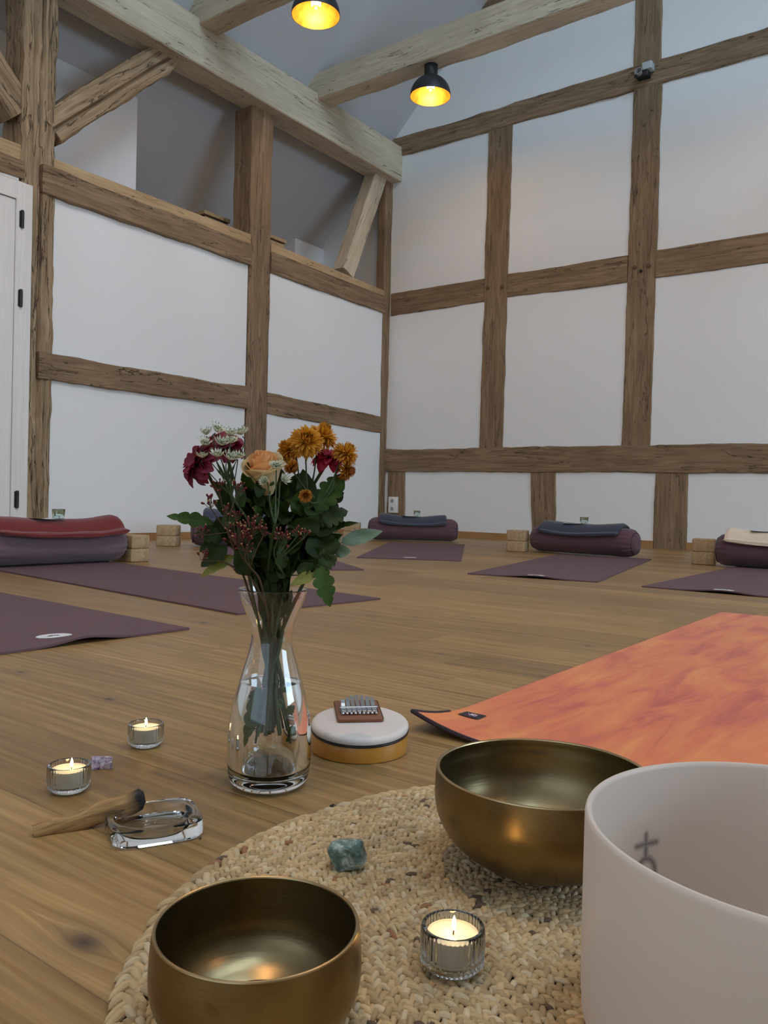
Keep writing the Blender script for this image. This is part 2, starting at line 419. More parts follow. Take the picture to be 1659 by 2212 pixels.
# loft behind the left wall
b = MB(); b.box((-1.75, YS, 2.24), (-.13, 0, 2.31)); struct(b, 'floor_loft', M_plank)
b = MB(); b.box((-1.7, YS, 2.3), (-1.6, 0, 2.5)); struct(b, 'wall_knee', M_loft)
b = MB(); b.add([(-.53, YS, 2.31), (-.53, -2.71, 2.31), (-.53, -2.71, 3.47), (-.53, YS, 3.47), (-1.55, YS, 2.31), (-1.55, -2.71, 2.31), (-1.55, -2.71, 2.46), (-1.55, YS, 2.46)],
      [(0, 1, 2, 3), (7, 6, 5, 4), (1, 5, 6, 2), (0, 3, 7, 4), (3, 2, 6, 7), (0, 4, 5, 1)]); struct(b, 'wall_loft_partition', M_loft)
b = MB(); b.box((-1.3, -.46, 2.31), (-.9, 0, 3.05)); struct(b, 'wall_loft_boxing', M_loft)

# right wall timbers
rpost(.045, .26, 0, .64, 1, .05, .27)
rpost(1.65, 1.885, 0, .64, 2, 1.67, 1.905)
rpost(2.77, 3.03, 0, .64, 3, 2.77, 3.035)
rpost(4.1, 4.35, 0, .64, 4)
p1 = rpost(1.115, 1.365, .84, 3.83, 5, 1.105, 1.35)
p2 = rpost(2.495, 2.73, .84, 3.83, 6, 2.48, 2.72)
rpost(2.49, 2.71, 4.0, 6.45, 7, d=.1)
rpost(4.0, 4.23, .84, 3.83, 8); rpost(5.4, 5.63, .84, 3.83, 9)
rrail(0, 7, .635, .855, .60, .845, 11, off=.008, rough=.007)
rrail(.03, 1.115, 2.22, 2.45, 2.235, 2.45, 12); rrail(1.36, 2.485, 2.24, 2.455, 2.225, 2.45, 13); rrail(2.725, 4.0, 2.23, 2.455, 2.215, 2.45, 14); rrail(4.23, 5.4, 2.22, 2.45, 2.22, 2.45, 15)
rrail(-.02, 6.5, 3.83, 4.02, 3.81, 4.02, 16, off=.006, rough=.008)
rrail(1.0, 8.5, 4.98, 5.16, 4.98, 5.16, 17)
M_peg = simple('dark_peg', (.12, .07, .035), .7)
M_hole = simple('black_hole', (.01, .008, .006), .9)
for par, (px, py), r_, m_ in ((p1, (1054, 621), .016, M_peg), (p1, (1085, 620), .016, M_peg), (p2, (1372, 578), .016, M_peg), (p2, (1402, 574), .016, M_peg), (p2, (1385, 586), .012, M_hole)):
    q = wy(px, py, YF); b = MB(); b.lathe([(r_, 0), (r_, .012), (r_*.8, .015)], 14); b.xf(Matrix.Translation((q[0], YF-.002, q[2])) @ Matrix.Rotation(radians(90), 4, 'X'))
    o = b.build('peg', m_); o.parent = par; o.matrix_parent_inverse = par.matrix_basis.inverted()
# left wall timbers (faces at x = XF)
XF = .014
def lrail(y0, y1, zb0, zt0, zb1, zt1, mat, seed, x=XF, d=.15, rough=.006):
    return trim(beam('trim', (x-d/2, y0, (zb0+zt0)/2), (x-d/2, y1, (zb1+zt1)/2), d, zt0-zb0, mat, (0, 0, 1), rough, .006, seed, h1=zt1-zb1))
lrail(-3.83, -1.98, 2.26, 2.435, 2.25, 2.425, M_old, 20, x=.035)
lrail(-1.73, -.09, 2.245, 2.43, 2.235, 2.40, M_old, 21, x=.02)
lrail(-3.745, -1.98, 2.425, 2.505, 2.42, 2.505, M_plank, 22, x=.022, rough=.001)
lrail(-1.73, -.1, 2.425, 2.505, 2.40, 2.465, M_plank, 23, x=.012, rough=.001)
lrail(-3.83, -1.975, 1.065, 1.235, 1.07, 1.245, M_old, 24, x=.03)
lrail(-1.735, -.09, 1.05, 1.235, 1.02, 1.19, M_old, 25)
lrail(-5.5, -3.9, 2.29, 2.42, 2.30, 2.42, M_old, 26, x=.02)
lrail(-5.5, -3.96, 2.42, 2.51, 2.42, 2.52, M_plank, 27, x=.0, rough=.001)
lrail(-5.5, -3.9, 2.2, 2.29, 2.2, 2.29, M_new, 28, x=.01, rough=.001)
trim(beam('trim', (-.04, -.05, 0), (-.04, -.05, 3.58), .10, .10, M_old, (1, 0, 0), .004, .006, 30, w1=.13))

# free-standing frame above and in front of the left wall
t = beam('timber_post', (-.115, -3.825, 0), (-.115, -3.84, 3.572), .20, .26, M_rough, (1, 0, 0), .010, .016, 41, cracks=((2, .52, .055, .5, 1.0), (2, .80, .025, .4, 4.), (2, .25, .018, .4, 2.)), w1=.24, nside=15, seg=.03)
tag(t, 'tall worm-eaten oak post with long cracks beside the white door', 'post')
t = beam('timber_post', (-.095, -1.853, 0), (-.095, -1.86, 3.572), .235, .225, M_old, (1, 0, 0), .006, .012, 42, cracks=((2, .5, .018, .5, 2.),), nside=13, w1=.25)
tag(t, 'brown oak post in the middle of the left wall, behind the bouquet', 'post')
t = beam('ceiling_beam', (0, YS, 3.745), (0, .0, 3.745), .24, .345, M_new, (0, 0, 1), .003, .007, 43)
tag(t, 'long pale squared beam running above the left wall into the corner', 'beam')
ties = [(-1.21, 'pale cross beam nearest the right wall, carrying the fully visible dome lamp'), (-2.56, 'pale cross beam cut by the top edge of the photo at the upper left'), (-3.9, 'pale cross beam over the middle of the room, outside the photo'), (-5.24, 'pale cross beam above the viewer, outside the photo'), (-6.6, 'pale cross beam behind the viewer, outside the photo')]
for k, (yy, lb) in enumerate(ties):
    t = beam('cross_beam', (-.06, yy, 3.985), (9.8, yy, 3.985), .19, .235, M_new, (0, 0, 1), .005, .007, 44+k)
    tag(t, lb, 'beam', 'cross beams over the room')
t = beam('diagonal_brace', (-.08, -3.76, 2.70), (-.08, -2.80, 3.62), .20, .19, M_rough, (1, 0, 0), .009, .014, 51, cracks=((2, .55, .045, .4, .5), (2, .3, .015, .3, 2.5)), nside=13, seg=.03)
tag(t, 'thick cracked brace rising right from the tall worm-eaten post', 'brace')
t = beam('diagonal_brace', (-.10, -3.93, 2.75), (-.10, -4.85, 3.66), .20, .17, M_rough, (1, 0, 0), .009, .014, 52, cracks=((2, .5, .045, .4, .5),), nside=13, seg=.03)
tag(t, 'old brace rising left above the white door, cut by the photo edge', 'brace')
t = beam('diagonal_brace', (-.06, -.68, 2.50), (-.06, -.19, 3.61), .17, .15, M_new, (1, 0, 0), .004, .008, 53)
tag(t, 'slim pale brace below the end of the long beam, near the corner', 'brace')

# baseboards
bb = MB()
for a, c in ((.27, 1.67), (1.905, 2.77), (3.035, 4.1), (4.35, 9.8)): bb.box((a, -.018, 0), (c, .01, .06))
o = struct(bb, 'baseboard_right', M_base)
bb = MB(); bb.box((-.01, -3.73, 0), (.016, -1.98, .055)); bb.box((-.01, -1.73, 0), (.016, -.1, .055)); struct(bb, 'baseboard_left', M_base)

# white door
M_wash = NT('whitewashed_wood')
g = M_wash.noise(M_wash.map(M_wash.tc(), (40, 40, 1.2)), 1.5, 5, .6, 1.2); g2 = M_wash.noise(M_wash.map(M_wash.tc(), (6, 6, .6)), 2, 4)
M_wash.base(M_wash.mix(g2, M_wash.ramp(g, [(.3, (.66, .63, .60)), (.6, (.82, .80, .77))]), (.74, .70, .66))); M_wash.set(Roughness=.6); M_wash.bump(g, .3, .002)
M_wash = M_wash.mat
M_black = simple('black_metal', (.012, .012, .013), .45)
d = thing('door_1', None, None, (0, -4.4, 0)); d['kind'] = 'structure'
b = MB(); b.box((-.08, -4.02, 0), (.07, -3.915, 2.26)); b.box((-.08, -4.95, 2.15), (.07, -4.02, 2.26)); b.build('casing', M_wash, d, False, True)
b = MB(); b.box((.0, -4.94, .01), (.058, -4.022, 2.145)); b.box((.058, -4.85, .15), (.062, -4.12, 2.0)); b.build('door_leaf', M_wash, d, False, True)
for zz in (2.03, 1.54, .285):
    b = MB(); b.tube([(.078, -3.985, zz-.055), (.078, -3.985, zz+.055)], .009, 10); b.box((.068, -4.0, zz-.05), (.074, -3.97, zz+.05)); b.build('hinge', M_black, d, True, True)

# loft crates
for k, (y0, y1, lb) in enumerate(((-2.16, -1.87, 'wooden crate with plank lid in the loft, left of the middle post'), (-1.45, -1.17, 'wooden crate with plank lid in the loft, right of the middle post'))):
    c = thing('wooden_crate', lb, 'crate', (-.5, (y0+y1)/2, 2.31), 0, 'crates standing in the loft')
    h = .415 if k == 0 else .43
    b = MB(); b.box((-.14, -.13, 0), (.14, .13, h-.045)); b.build('crate_body', M_plank, c, False)
    b = MB(); b.box((-.12, -.12, h-.045), (.12, .12, h-.03)); b.build('gap_strip', M_black, c, False)
    b = MB(); b.box((-.15, -.145, h-.03), (.15, .145, h)); b.build('lid', M_plank, c, False)

# socket
sk = thing('power_socket', 'white double wall socket on the short corner post above the floor', 'socket', (.14, YF, .295))
M_plas = simple('white_plastic', (.72, .70, .66), .35, var=.02)
M_grey = simple('grey_plastic', (.30, .29, .28), .5, var=.05)
b = MB(); b.box((-.052, -.04, -.082), (.052, 0, .082), bev=.006); b.build('housing', M_plas, sk)
for zz in (.04, -.04):
    b = MB(); b.lathe([(.026, 0), (.026, .002), (.021, .002), (.019, -.0)], 24); b.xf(Matrix.Translation((-.005, -.0405, zz)) @ Matrix.Rotation(radians(90), 4, 'X')); o = b.build('socket_ring', M_plas, sk)
    b = MB(); b.lathe([(.018, 0), (.018, .0015)], 24); b.xf(Matrix.Translation((-.005, -.0408, zz)) @ Matrix.Rotation(radians(90), 4, 'X')); b.build('socket_well', M_grey, sk)
# small spotlight clamp on the upper rail
q = wy(1393, 160, -.03)
sp = thing('clamp_spotlight', 'small dark clamp fitting with grey box where upper rail meets post', 'lamp', (q[0], YF-.005, q[2]))
b = MB(); b.box((-.055, -.08, -.045), (.05, 0, .0), bev=.008); b.tube([(-.07, -.06, -.02), (.06, -.06, -.035)], .014, 8); b.build('clamp', M_black, sp)
b = MB(); b.box((.0, -.09, .0), (.08, -.01, .06), bev=.006); b.build('housing', simple('pale_grey_plastic', (.42, .47, .47), .5), sp)
b = MB(); b.lathe([(.022, 0), (.03, .04), (.026, .04), (.018, .005)], 16); b.xf(Matrix.Translation((-.02, -.08, -.02)) @ Matrix.Rotation(radians(80), 4, 'X')); b.build('lens_ring', M_grey, sp)

# ------------------------------------------------------------------ pendant lamps
def emis(name, col, st):
    t = NT(name); t.base((0, 0, 0)); t.set(Emission_Color=(*col, 1), Emission_Strength=st); return t.mat
M_gold = NT('gold_leaf_lining'); g = M_gold.noise(M_gold.tc(), 22, 5, .6)
M_gold.base(M_gold.ramp(g, [(.3, (.34, .11, .008)), (.6, (.55, .21, .02))])); M_gold.set(Metallic=.75, Roughness=.42); M_gold.bump(g, .4, .004); M_gold = M_gold.mat
M_shade = simple('matt_black_shade', (.016, .018, .022), .5, var=.2)
M_bulb = emis('glowing_bulb', (1, .66, .28), 14)
lb_ = ['black dome lamp with glowing gold inside, fully visible below the cross beam', 'black dome lamp with gold inside, cut by the top edge of the photo']
spots = [(1.25, -1.21), (1.20, -2.56), (4.3, -1.21), (4.3, -3.9), (1.25, -5.24), (4.3, -6.6), (7.3, -2.56), (7.3, -5.24)]  # after the first two, unseen lamps added to supply warm room light
for k, (lx, ly) in enumerate(spots):
    lb2 = ['black dome lamp outside the photo, under the cross beam nearest the right wall', 'black dome lamp over the middle of the orange mat, outside the photo', 'black dome lamp over the mat with the red blanket, outside the photo', 'black dome lamp directly above the viewer, outside the photo', 'black dome lamp on the east side towards the right wall, outside the photo', 'black dome lamp on the east side behind the viewer, outside the photo']
    l = thing('dome_lamp', lb_[k] if k < 2 else lb2[k-2], 'lamp', (lx, ly, 3.868), 0, 'dome lamps under the cross beams')
    rr = .165; n = 14
    outer = [(rr*sin(radians(90*i/n))+.0, -.085+(-(.165)*(1-cos(radians(90*i/n))))) for i in range(1, n+1)]
    outer = [(.001, -.085)]+outer
    b = MB(); b.lathe(outer, 48); b.f.pop() if False else None
    # outer skin: open dome, thin wall
    prof = outer+[(rr-.003, -.25)]
    b = MB(); b.lathe(outer+[(rr-.0025, outer[-1][1])], 48)
    b.f = [f_ for f_ in b.f if len(f_) == 4]
    b.build('lamp_shade', M_shade, l)
    inner = [(max(.001, r_-.003), z_-.003 if i < 4 else z_) for i, (r_, z_) in enumerate(outer)]
    b = MB(); b.lathe(inner, 48); b.f = [f_ for f_ in b.f if len(f_) == 4]; b.build('gold_lining', M_gold, l)
    b = MB(); b.lathe([(.055, 0), (.055, -.06), (.045, -.09), (.02, -.092)], 32); b.build('canopy', M_black, l)
    b = MB(); b.lathe([(.018, -.09), (.018, -.125)], 20); b.build('bulb_socket', M_black, l)
    b = MB(); b.ball((0, 0, -.165), .034, 20, 12, sc=(1, 1, 1.15)); b.build('bulb', M_bulb, l)
    b = MB(); b.lathe([(.026, -.192), (.018, -.2), (.008, -.205), (.001, -.2065)], 20); b.build('bulb_cap', M_gold, l)
    point('dome_lamp_light', (lx, ly, 3.868-.225), (8, 8, 7, 24, 9, 66, 8, 26)[k], (1, .69, .40), .03)

# ------------------------------------------------------------------ yoga mats
def weave(name, col, col2, sc=900, rough=.85):
    t = NT(name); n = t.noise(t.tc(), 3, 4, .6); n2 = t.noise(t.tc(), sc, 2)
    t.base(t.mix(t.m('ADD', t.m('MULTIPLY', n, .6), t.m('MULTIPLY', n2, .5), clamp=True), col, col2)); t.set(Roughness=rough); t.bump(n2, .25, .001); return t.mat
M_mat = weave('plum_mat_rubber', (.098, .050, .058), (.145, .080, .088))
M_mat_edge = M_mat
M_label = simple('white_print', (.72, .71, .72), .6, var=.02)
M_ink = simple('dark_print', (.05, .04, .06), .6)
def mat_mesh(L, Wd, th, nx, ny, zf=None):
    b = MB(); top = []; v = []
    for s in (1, 0):
        for i in range(nx+1):
            for j in range(ny+1):
                x = -L*i/nx; y = -Wd/2+Wd*j/ny
                dz = zf(x, y) if zf else 0
                v.append((x, y, dz+(th if s else .0005)))
    n = (nx+1)*(ny+1); f = []
    for i in range(nx):
        for j in range(ny):
            a = i*(ny+1)+j; f.append((a, a+1, a+ny+2, a+ny+1)); f.append((n+a+ny+1, n+a+ny+2, n+a+1, n+a))
    def e(a, c): f.append((a, c, n+c, n+a))
    for i in range(nx): e((i+1)*(ny+1), i*(ny+1)); e(i*(ny+1)+ny, (i+1)*(ny+1)+ny)
    for j in range(ny): e(j, j+1); e(nx*(ny+1)+j+1, nx*(ny+1)+j)
    b.add(v, f); return b
def yoga_mat(near, ang, lb, L=1.83, Wd=.6, zf=None, lab=True, laby=0):
    """near: middle of the near end; ang: direction (deg) pointing out of the near end"""
    t = thing('yoga_mat', lb, 'yoga mat', (near[0], near[1], 0), radians(ang), 'plum yoga mats laid round the room')
    mat_mesh(L, Wd, .0055, 60, 30, zf).build('mat_sheet', M_mat, t)
    if lab:
        b = MB(); N = 36; cx, cy = -.105, laby
        zz = .0062
        v = [(cx, cy, zz+(zf(cx, cy) if zf else 0))]+[(cx+.031*cos(2*pi*k/N), cy+.041*sin(2*pi*k/N), zz+(zf(cx+.031*cos(2*pi*k/N), cy+.041*sin(2*pi*k/N)) if zf else 0)) for k in range(N)]
        b.add(v, [(0, 1+k, 1+(k+1) % N) for k in range(N)])
        o = b.build('printed_label', M_label, t, False)
        b = MB()
        for k in range(7):      # small lotus-like emblem and a line of tiny lettering strokes
            a = radians(-60+20*k); c0 = Vector((cx+.004, cy, zz+.0004)); d_ = Vector((-cos(a)*.9, sin(a)*1.3, 0)).normalized(); s_ = Vector((-d_.y, d_.x, 0))
            p = [c0+d_*.004, c0+d_*.011+s_*.0022, c0+d_*.019, c0+d_*.011-s_*.0022]; b.add(p, [(0, 1, 2, 3)])
        for k in range(9):
            y_ = cy-.024+.0055*k; x_ = cx+.017; b.add([(x_-.003, y_, zz+.0004), (x_+.003, y_, zz+.0004), (x_+.003, y_+.003, zz+.0004), (x_-.003, y_+.003, zz+.0004)], [(0, 1, 2, 3)])
        b.build('emblem', M_ink, o, False)
    return t
zA = lambda x, y: .012*exp(-((y-.02)/.07)**2)*max(0, 1+x/.12)**2 if x > -.12 else 0
yoga_mat((3.335, -5.665), -2.5, 'plum yoga mat lying nearest on the left, with white oval label', zf=zA, laby=.0)
yoga_mat((3.275, -4.805), -6, 'long plum yoga mat running behind the glass vase from the red blanket', lab=False)
yoga_mat((2.395, -3.895), -36, 'plum yoga mat mostly hidden behind the bouquet', lab=True)
yoga_mat((2.30, -2.88), -60, 'plum yoga mat in the far corner, right of the bouquet')
zE = lambda x, y: .010*exp(-((y-.02)/.1)**2)*max(0, 1+x/.12)**2 if x > -.12 else 0
yoga_mat((3.30, -3.36), -79, 'plum yoga mat in the middle, pointing to the right wall posts', zf=zE)
yoga_mat((4.10, -3.335), -90, 'plum yoga mat at the far right, under the cream blanket', zf=zE)

# orange mat with a curled corner
M_or = NT('orange_dyed_microfibre')
v_ = M_or.map(M_or.tc(), (2.2, 9, 1), rot=(0, 0, radians(35)))
g = M_or.noise(v_, 1.6, 6, .62, .7); g2 = M_or.noise(M_or.tc(), 3.0, 3); g3 = M_or.noise(M_or.tc(), 900, 2)
c_ = M_or.ramp(g, [(.34, (.46, .055, .030)), (.47, (.66, .135, .032)), (.60, (.74, .21, .04)), (.75, (.78, .31, .065))])
c_ = M_or.mix(M_or.m('MULTIPLY', M_or.m('SUBTRACT', g2, .45, clamp=True), 1.6, clamp=True), c_, (.66, .15, .04))
M_or.base(M_or.mix(M_or.m('MULTIPLY', g3, .15), c_, (.5, .2, .1))); M_or.set(Roughness=.9, Sheen_Weight=.15); M_or.bump(g3, .3, .001); M_or = M_or.mat
M_rub = simple('black_rubber', (.025, .012, .018), .7)
ot = thing('yoga_mat', 'orange and red tie-dyed yoga mat with dark edge and curled corner', 'yoga mat', (4.60, -5.73, 0), radians(-90))
def zo(x, y):       # local: x<0 runs into the room, y<0 is the left edge (world x smaller)
    s = (-x)+(y+.33)*1.15
    return .9*max(0, .17-s)**2
mt = mat_mesh(1.77, .66, .004, 90, 60, zo)
nf = len(mt.f); mt.m = [0 if (i < 90*60*2 and i % 2 == 0) else 1 for i in range(nf)]
mt.build('mat_sheet', [M_or, M_rub], ot)
# edge binding, following the border
pts = []
def bp(x, y): return (x, y, zo(x, y)+.003)
for j in range(31): pts.append(bp(0, .33-.66*j/30))
for i in range(1, 15): pts.append(bp(-.0075*i, -.33))
b = MB(); b.tube(pts, .0032, 6); b.build('edge_binding', M_rub, ot)
# sewn label near the corner
q = fl(1020, 1553); lx_, ly_ = -(q[1]+5.73)*1, (q[0]-4.60)
lx_ = -(float(q[1])+5.73); ly_ = float(q[0])-4.60
b = MB(); v = []
for i in range(5):
    for j in range(9):
        x = lx_-.014+.028*i/4; y = ly_-.018+.036*j/8; v.append((x, y, zo(x, y)+.0056))
b.add(v, [(i*9+j, (i+1)*9+j, (i+1)*9+j+1, i*9+j+1) for i in range(4) for j in range(8)])
lab = b.build('sewn_label', simple('black_label_cloth', (.022, .018, .028), .8), ot)
M_redp = simple('red_print', (.35, .02, .05), .7); M_wp = simple('white_thread', (.7, .62, .66), .7)
b = MB()
for k in range(3):
    r0 = .0052-.0019*k; pp = []
    for i in range(13):
        a = radians(20+270*i/12+k*95); x = lx_+r0*cos(a)*1.0; y = ly_+.002+r0*sin(a)*1.1; pp.append((x, y, zo(x, y)+.0062))
    b.tube(pp, .00055, 4)
b.tube([(lx_-.004, ly_-.009, zo(lx_, ly_)+.0062), (lx_+.001, ly_-.005, zo(lx_, ly_)+.0062), (lx_+.005, ly_-.001, zo(lx_, ly_)+.0062)], .0006, 4)
b.build('emblem', M_wp, lab)
b = MB(); b.tube([(lx_-.008, ly_-.006, zo(lx_, ly_)+.0060), (lx_+.003, ly_+.008, zo(lx_, ly_)+.0060)], .0007, 4); b.tube([(lx_+.007, ly_-.009, zo(lx_, ly_)+.0060), (lx_-.006, ly_+.009, zo(lx_, ly_)+.0060)], .0005, 4); b.build('emblem', M_redp, lab)

# ------------------------------------------------------------------ bolsters, blankets, blocks, cards, glasses
def cloth(name, col, col2, sc=260):
    t = NT(name); n = t.noise(t.tc(), 6, 4, .6); n2 = t.noise(t.tc(), sc, 3)
    t.base(t.mix(n, col, col2)); t.set(Roughness=.92, Sheen_Weight=.2); t.bump(t.m('ADD', n2, t.m('MULTIPLY', n, 2)), .3, .003); return t.mat
M_bol = cloth('plum_cotton', (.085, .036, .050), (.125, .058, .075))
M_bol2 = cloth('mauve_cotton', (.145, .088, .110), (.190, .122, .148))
M_red = cloth('red_wool', (.135, .011, .011), (.19, .021, .020))
M_navy = cloth('navy_wool', (.030, .034, .055), (.055, .058, .088))
M_cream = cloth('cream_wool', (.66, .52, .38), (.78, .65, .50))
M_cork = NT('cork'); n = M_cork.noise(M_cork.tc(), 55, 6, .75); n2 = M_cork.noise(M_cork.tc(), 260, 3)
M_cork.base(M_cork.ramp(M_cork.m('ADD', M_cork.m('MULTIPLY', n, .7), M_cork.m('MULTIPLY', n2, .3)), [(.33, (.26, .165, .08)), (.5, (.42, .29, .155)), (.66, (.52, .38, .22))])); M_cork.set(Roughness=.85); M_cork.bump(n2, .3, .002); M_cork = M_cork.mat
def glass(name, col=(1, 1, 1), rough=0., ior=1.5):
    t = NT(name); t.t.nodes.remove(t.p); g_ = t.n('BsdfGlass'); g_.inputs['Color'].default_value = (*col, 1); g_.inputs['Roughness'].default_value = rough; g_.inputs['IOR'].default_value = ior
    t.l(g_.outputs[0], t.out.inputs['Surface']); return t.mat
M_glass = glass('clear_glass', (.985, .99, .99), 0, 1.48)
M_aqua = glass('aqua_glass', (.90, .975, .965), .02, 1.45)
M_card = simple('white_card', (.75, .76, .77), .6, var=.02)
M_pipe = simple('dark_piping', (.02, .012, .016), .6)
def bolster_mesh(L=.66, rad=.105, seed=1):
    n = 64; b = MB(); prof = []
    hb = L/2
    st = [(-hb+.004, .012), (-hb, .03), (-hb+.003, .05), (-hb+.012, .072), (-hb+.03, .09), (-hb+.055, .1)] 
    xs_ = [(-hb+.004, .01), (-hb-.001, .03), (-hb+.002, .052), (-hb+.012, .074), (-hb+.03, .093), (-hb+.058, .103)]
    mid = [(-hb+.09+(L-.18)*i/22, .105) for i in range(23)]
    prof = xs_+mid+[(-a, r_) for a, r_ in reversed(xs_)]
    v = []; k = len(prof)
    for i, (x, r_) in enumerate(prof):
        r_ = r_*rad/.105
        e = max(0, 1-(hb-abs(x))/.13)       # pleats towards the gathered ends
        for j in range(n):
            a = 2*pi*j/n
            rr = r_*(1+.035*e*sin(17*a+seed)+.02*e*sin(31*a+seed*2)*min(1, r_*20))+.003*fbm((x*4, cos(a), sin(a)), 1.6, seed)
            y = rr*cos(a)*1.06; z = rr*sin(a)
            if z < 0: z *= .90; y *= 1+.05*abs(sin(a))
            v.append((x, y, z+rad*.90))
    f = [(i*n+j, (i+1)*n+j, (i+1)*n+(j+1) % n, i*n+(j+1) % n) for i in range(k-1) for j in range(n)]
    f.append(tuple(range(n))); f.append(tuple((k-1)*n+j for j in range(n-1, -1, -1)))
    b.add(v, f); return b
def blanket_mesh(L, Wd, th, sag, seed, rad=.105, lump=.35):
    """folded blanket lying over the top of a bolster whose axis is X; origin on the floor under the axis"""
    nx, ns = 44, 64; b = MB(); v = []
    cz = rad*.90; sec = []
    for i in range(nx+1):
        s = i/nx; x = -L/2+L*s
        ends = min(1, min(s, 1-s)/.05); ends = sqrt(max(0, 1-(1-ends)**2))
        for j in range(ns):
            t_ = 2*pi*j/ns; ca, sa = cos(t_), sin(t_)
            sx = (abs(ca)**.55)*(1 if ca > 0 else -1); sz = (abs(sa)**.7)*(1 if sa > 0 else -1)
            y = sx*Wd/2*(.94+.06*ends)*(1-.022*(1+cos(3*pi*sz))*.5)
            # top surface follows the curve of the bolster, ends droop
            lift = sqrt(max(.0001, (rad+.004)**2-min(abs(y), rad*.97)**2))
            zb = cz+lift*.85+rad*.15
            droop = .034*sag*(abs(2*s-1)**2)-.02
            z = zb+th/2*(1+sz*(.25+.75*ends))+droop*.6+.006*fbm((x*3, y*5, sz), 1.2, seed)
            if sz > 0: z += .012*lump*fbm((x*2.2, y*3, 0), 2.3, seed+4)
            v.append((x+.004*fbm((y*8, sz, 1), 1, seed), y, z))
    f = [(i*ns+j, i*ns+(j+1) % ns, (i+1)*ns+(j+1) % ns, (i+1)*ns+j) for i in range(nx) for j in range(ns)]
    f.append(tuple(range(ns-1, -1, -1))); f.append(tuple(nx*ns+j for j in range(ns)))
    f = [tuple(reversed(q)) for q in f]
    b.add(v, f); return b
def set_of(loc, ang, mb_, ml, names, L=.66, rad=.105, bl=.50, bw=.25, th=.05, seed=1, glassx=.05, glassy=.02, cardx=-.02):
    """bolster + folded blanket + card + small glass. names: labels"""
    c = Vector((loc[0], loc[1], 0)); Rz = Matrix.Translation(c) @ Matrix.Rotation(radians(ang), 4, 'Z')
    t = thing('bolster', names[0], 'bolster', (loc[0], loc[1], .0075), radians(ang), 'round plum bolsters')
    bolster_mesh(L, rad, seed).build('cover', mb_, t)
    for s in (-1, 1):
        b = MB(); pp = [(s*(L/2-.013), .078*rad/.105*cos(2*pi*k/40), rad*.9+.076*rad/.105*sin(2*pi*k/40)) for k in range(41)]
        b.tube(pp, .0028, 6, cap=False); b.build('end_piping', M_pipe, t)
    if names[1]:
        k = blanket_mesh(bl, bw, th, 1, seed, rad); k.xf(Matrix.Identity(4))
        o = k.build('folded_blanket', ml); o.matrix_basis = Rz; tag(o, names[1], 'blanket', 'folded blankets on bolsters')
    topz = rad*1.9+th-.010
    if names[2]:
        b = MB(); v = []
        for i in range(9):
            for j in range(5):
                v.append((-.075+.15*i/8, -.05+.1*j/4, .006*(i/8-.5)**2*4*.6))
        b.add(v+[(p[0], p[1], p[2]-.0008) for p in v], [(i*5+j, (i+1)*5+j, (i+1)*5+j+1, i*5+j+1) for i in range(8) for j in range(4)]+[(45+i*5+j, 45+i*5+j+1, 45+(i+1)*5+j+1, 45+(i+1)*5+j) for i in range(8) for j in range(4)])
        o = b.build('paper_card', M_card); o.matrix_basis = Rz @ Matrix.Translation((cardx, -.01, topz+.001)) @ Matrix.Rotation(radians(12), 4, 'Z'); tag(o, names[2], 'card', 'white cards on folded blankets')
    if names[3]:
        b = MB(); b.lathe([(.0225, 0), (.026, .003), (.0285, .042), (.0272, .043), (.0262, .0415), (.024, .012), (.001, .010)], 32)
        b.f = [f_ for f_ in b.f]
        o = b.build('small_glass', M_aqua); o.matrix_basis = Rz @ Matrix.Translation((glassx, glassy, topz+.0035)); tag(o, names[3], 'glass', 'small glasses on folded blankets')
def block_stack(loc, ang, labels, L=.15, Wd=.11, h=.073, off=(.0, 0)):
    for k, lb in enumerate(labels):
        b = MB(); b.box((-L/2, -Wd/2, 0), (L/2, Wd/2, h), bev=.009)
        o = b.build('cork_block', M_cork); o.location = (loc[0]+off[0]*k, loc[1]+off[1]*k, h*k+.0002*k+.0005); o.rotation_euler = (0, 0, radians(ang+k*1.5)); tag(o, lb, 'yoga block', 'cork blocks beside the bolsters')
# front left (red blanket)
set_of((1.50, -4.60), 88, M_bol2, M_red, ('mauve bolster at the left edge under the red blanket', 'dark red folded blanket on the bolster at the left edge', 'white card with dark edge on the red blanket', 'small clear glass on the red blanket'), L=.70, rad=.098, bl=.62, bw=.29, th=.036, seed=3, glassx=.0, glassy=-.03, cardx=-.05)
block_stack((1.50, -4.185), 0, ('lower cork block right of the mauve bolster', 'upper cork block right of the mauve bolster'), L=.17, Wd=.11, h=.066)
# behind the bouquet
set_of((.95, -2.90), 52, M_bol, M_navy, ('plum bolster half hidden behind the left side of the bouquet', 'dark blue folded blanket behind the left side of the bouquet', None, None), seed=4)
block_stack((.615, -3.235), 32, ('lower cork block left of the bolster half hidden by flowers', 'upper cork block left of the bolster half hidden by flowers'), L=.13, Wd=.12, h=.069)
# far corner
set_of((1.08, -1.05), 33, M_bol, M_navy, ('plum bolster in the far corner below the wall socket', 'dark blue folded blanket on the far corner bolster', 'white card on the blanket in the far corner', 'small glass on the blanket in the far corner'), L=.76, rad=.098, seed=5, bl=.56, th=.034, glassx=.03)
block_stack((.70, -1.40), 30, ('lower cork block left of the far corner bolster', 'upper cork block left of the far corner bolster'), L=.14, Wd=.11)
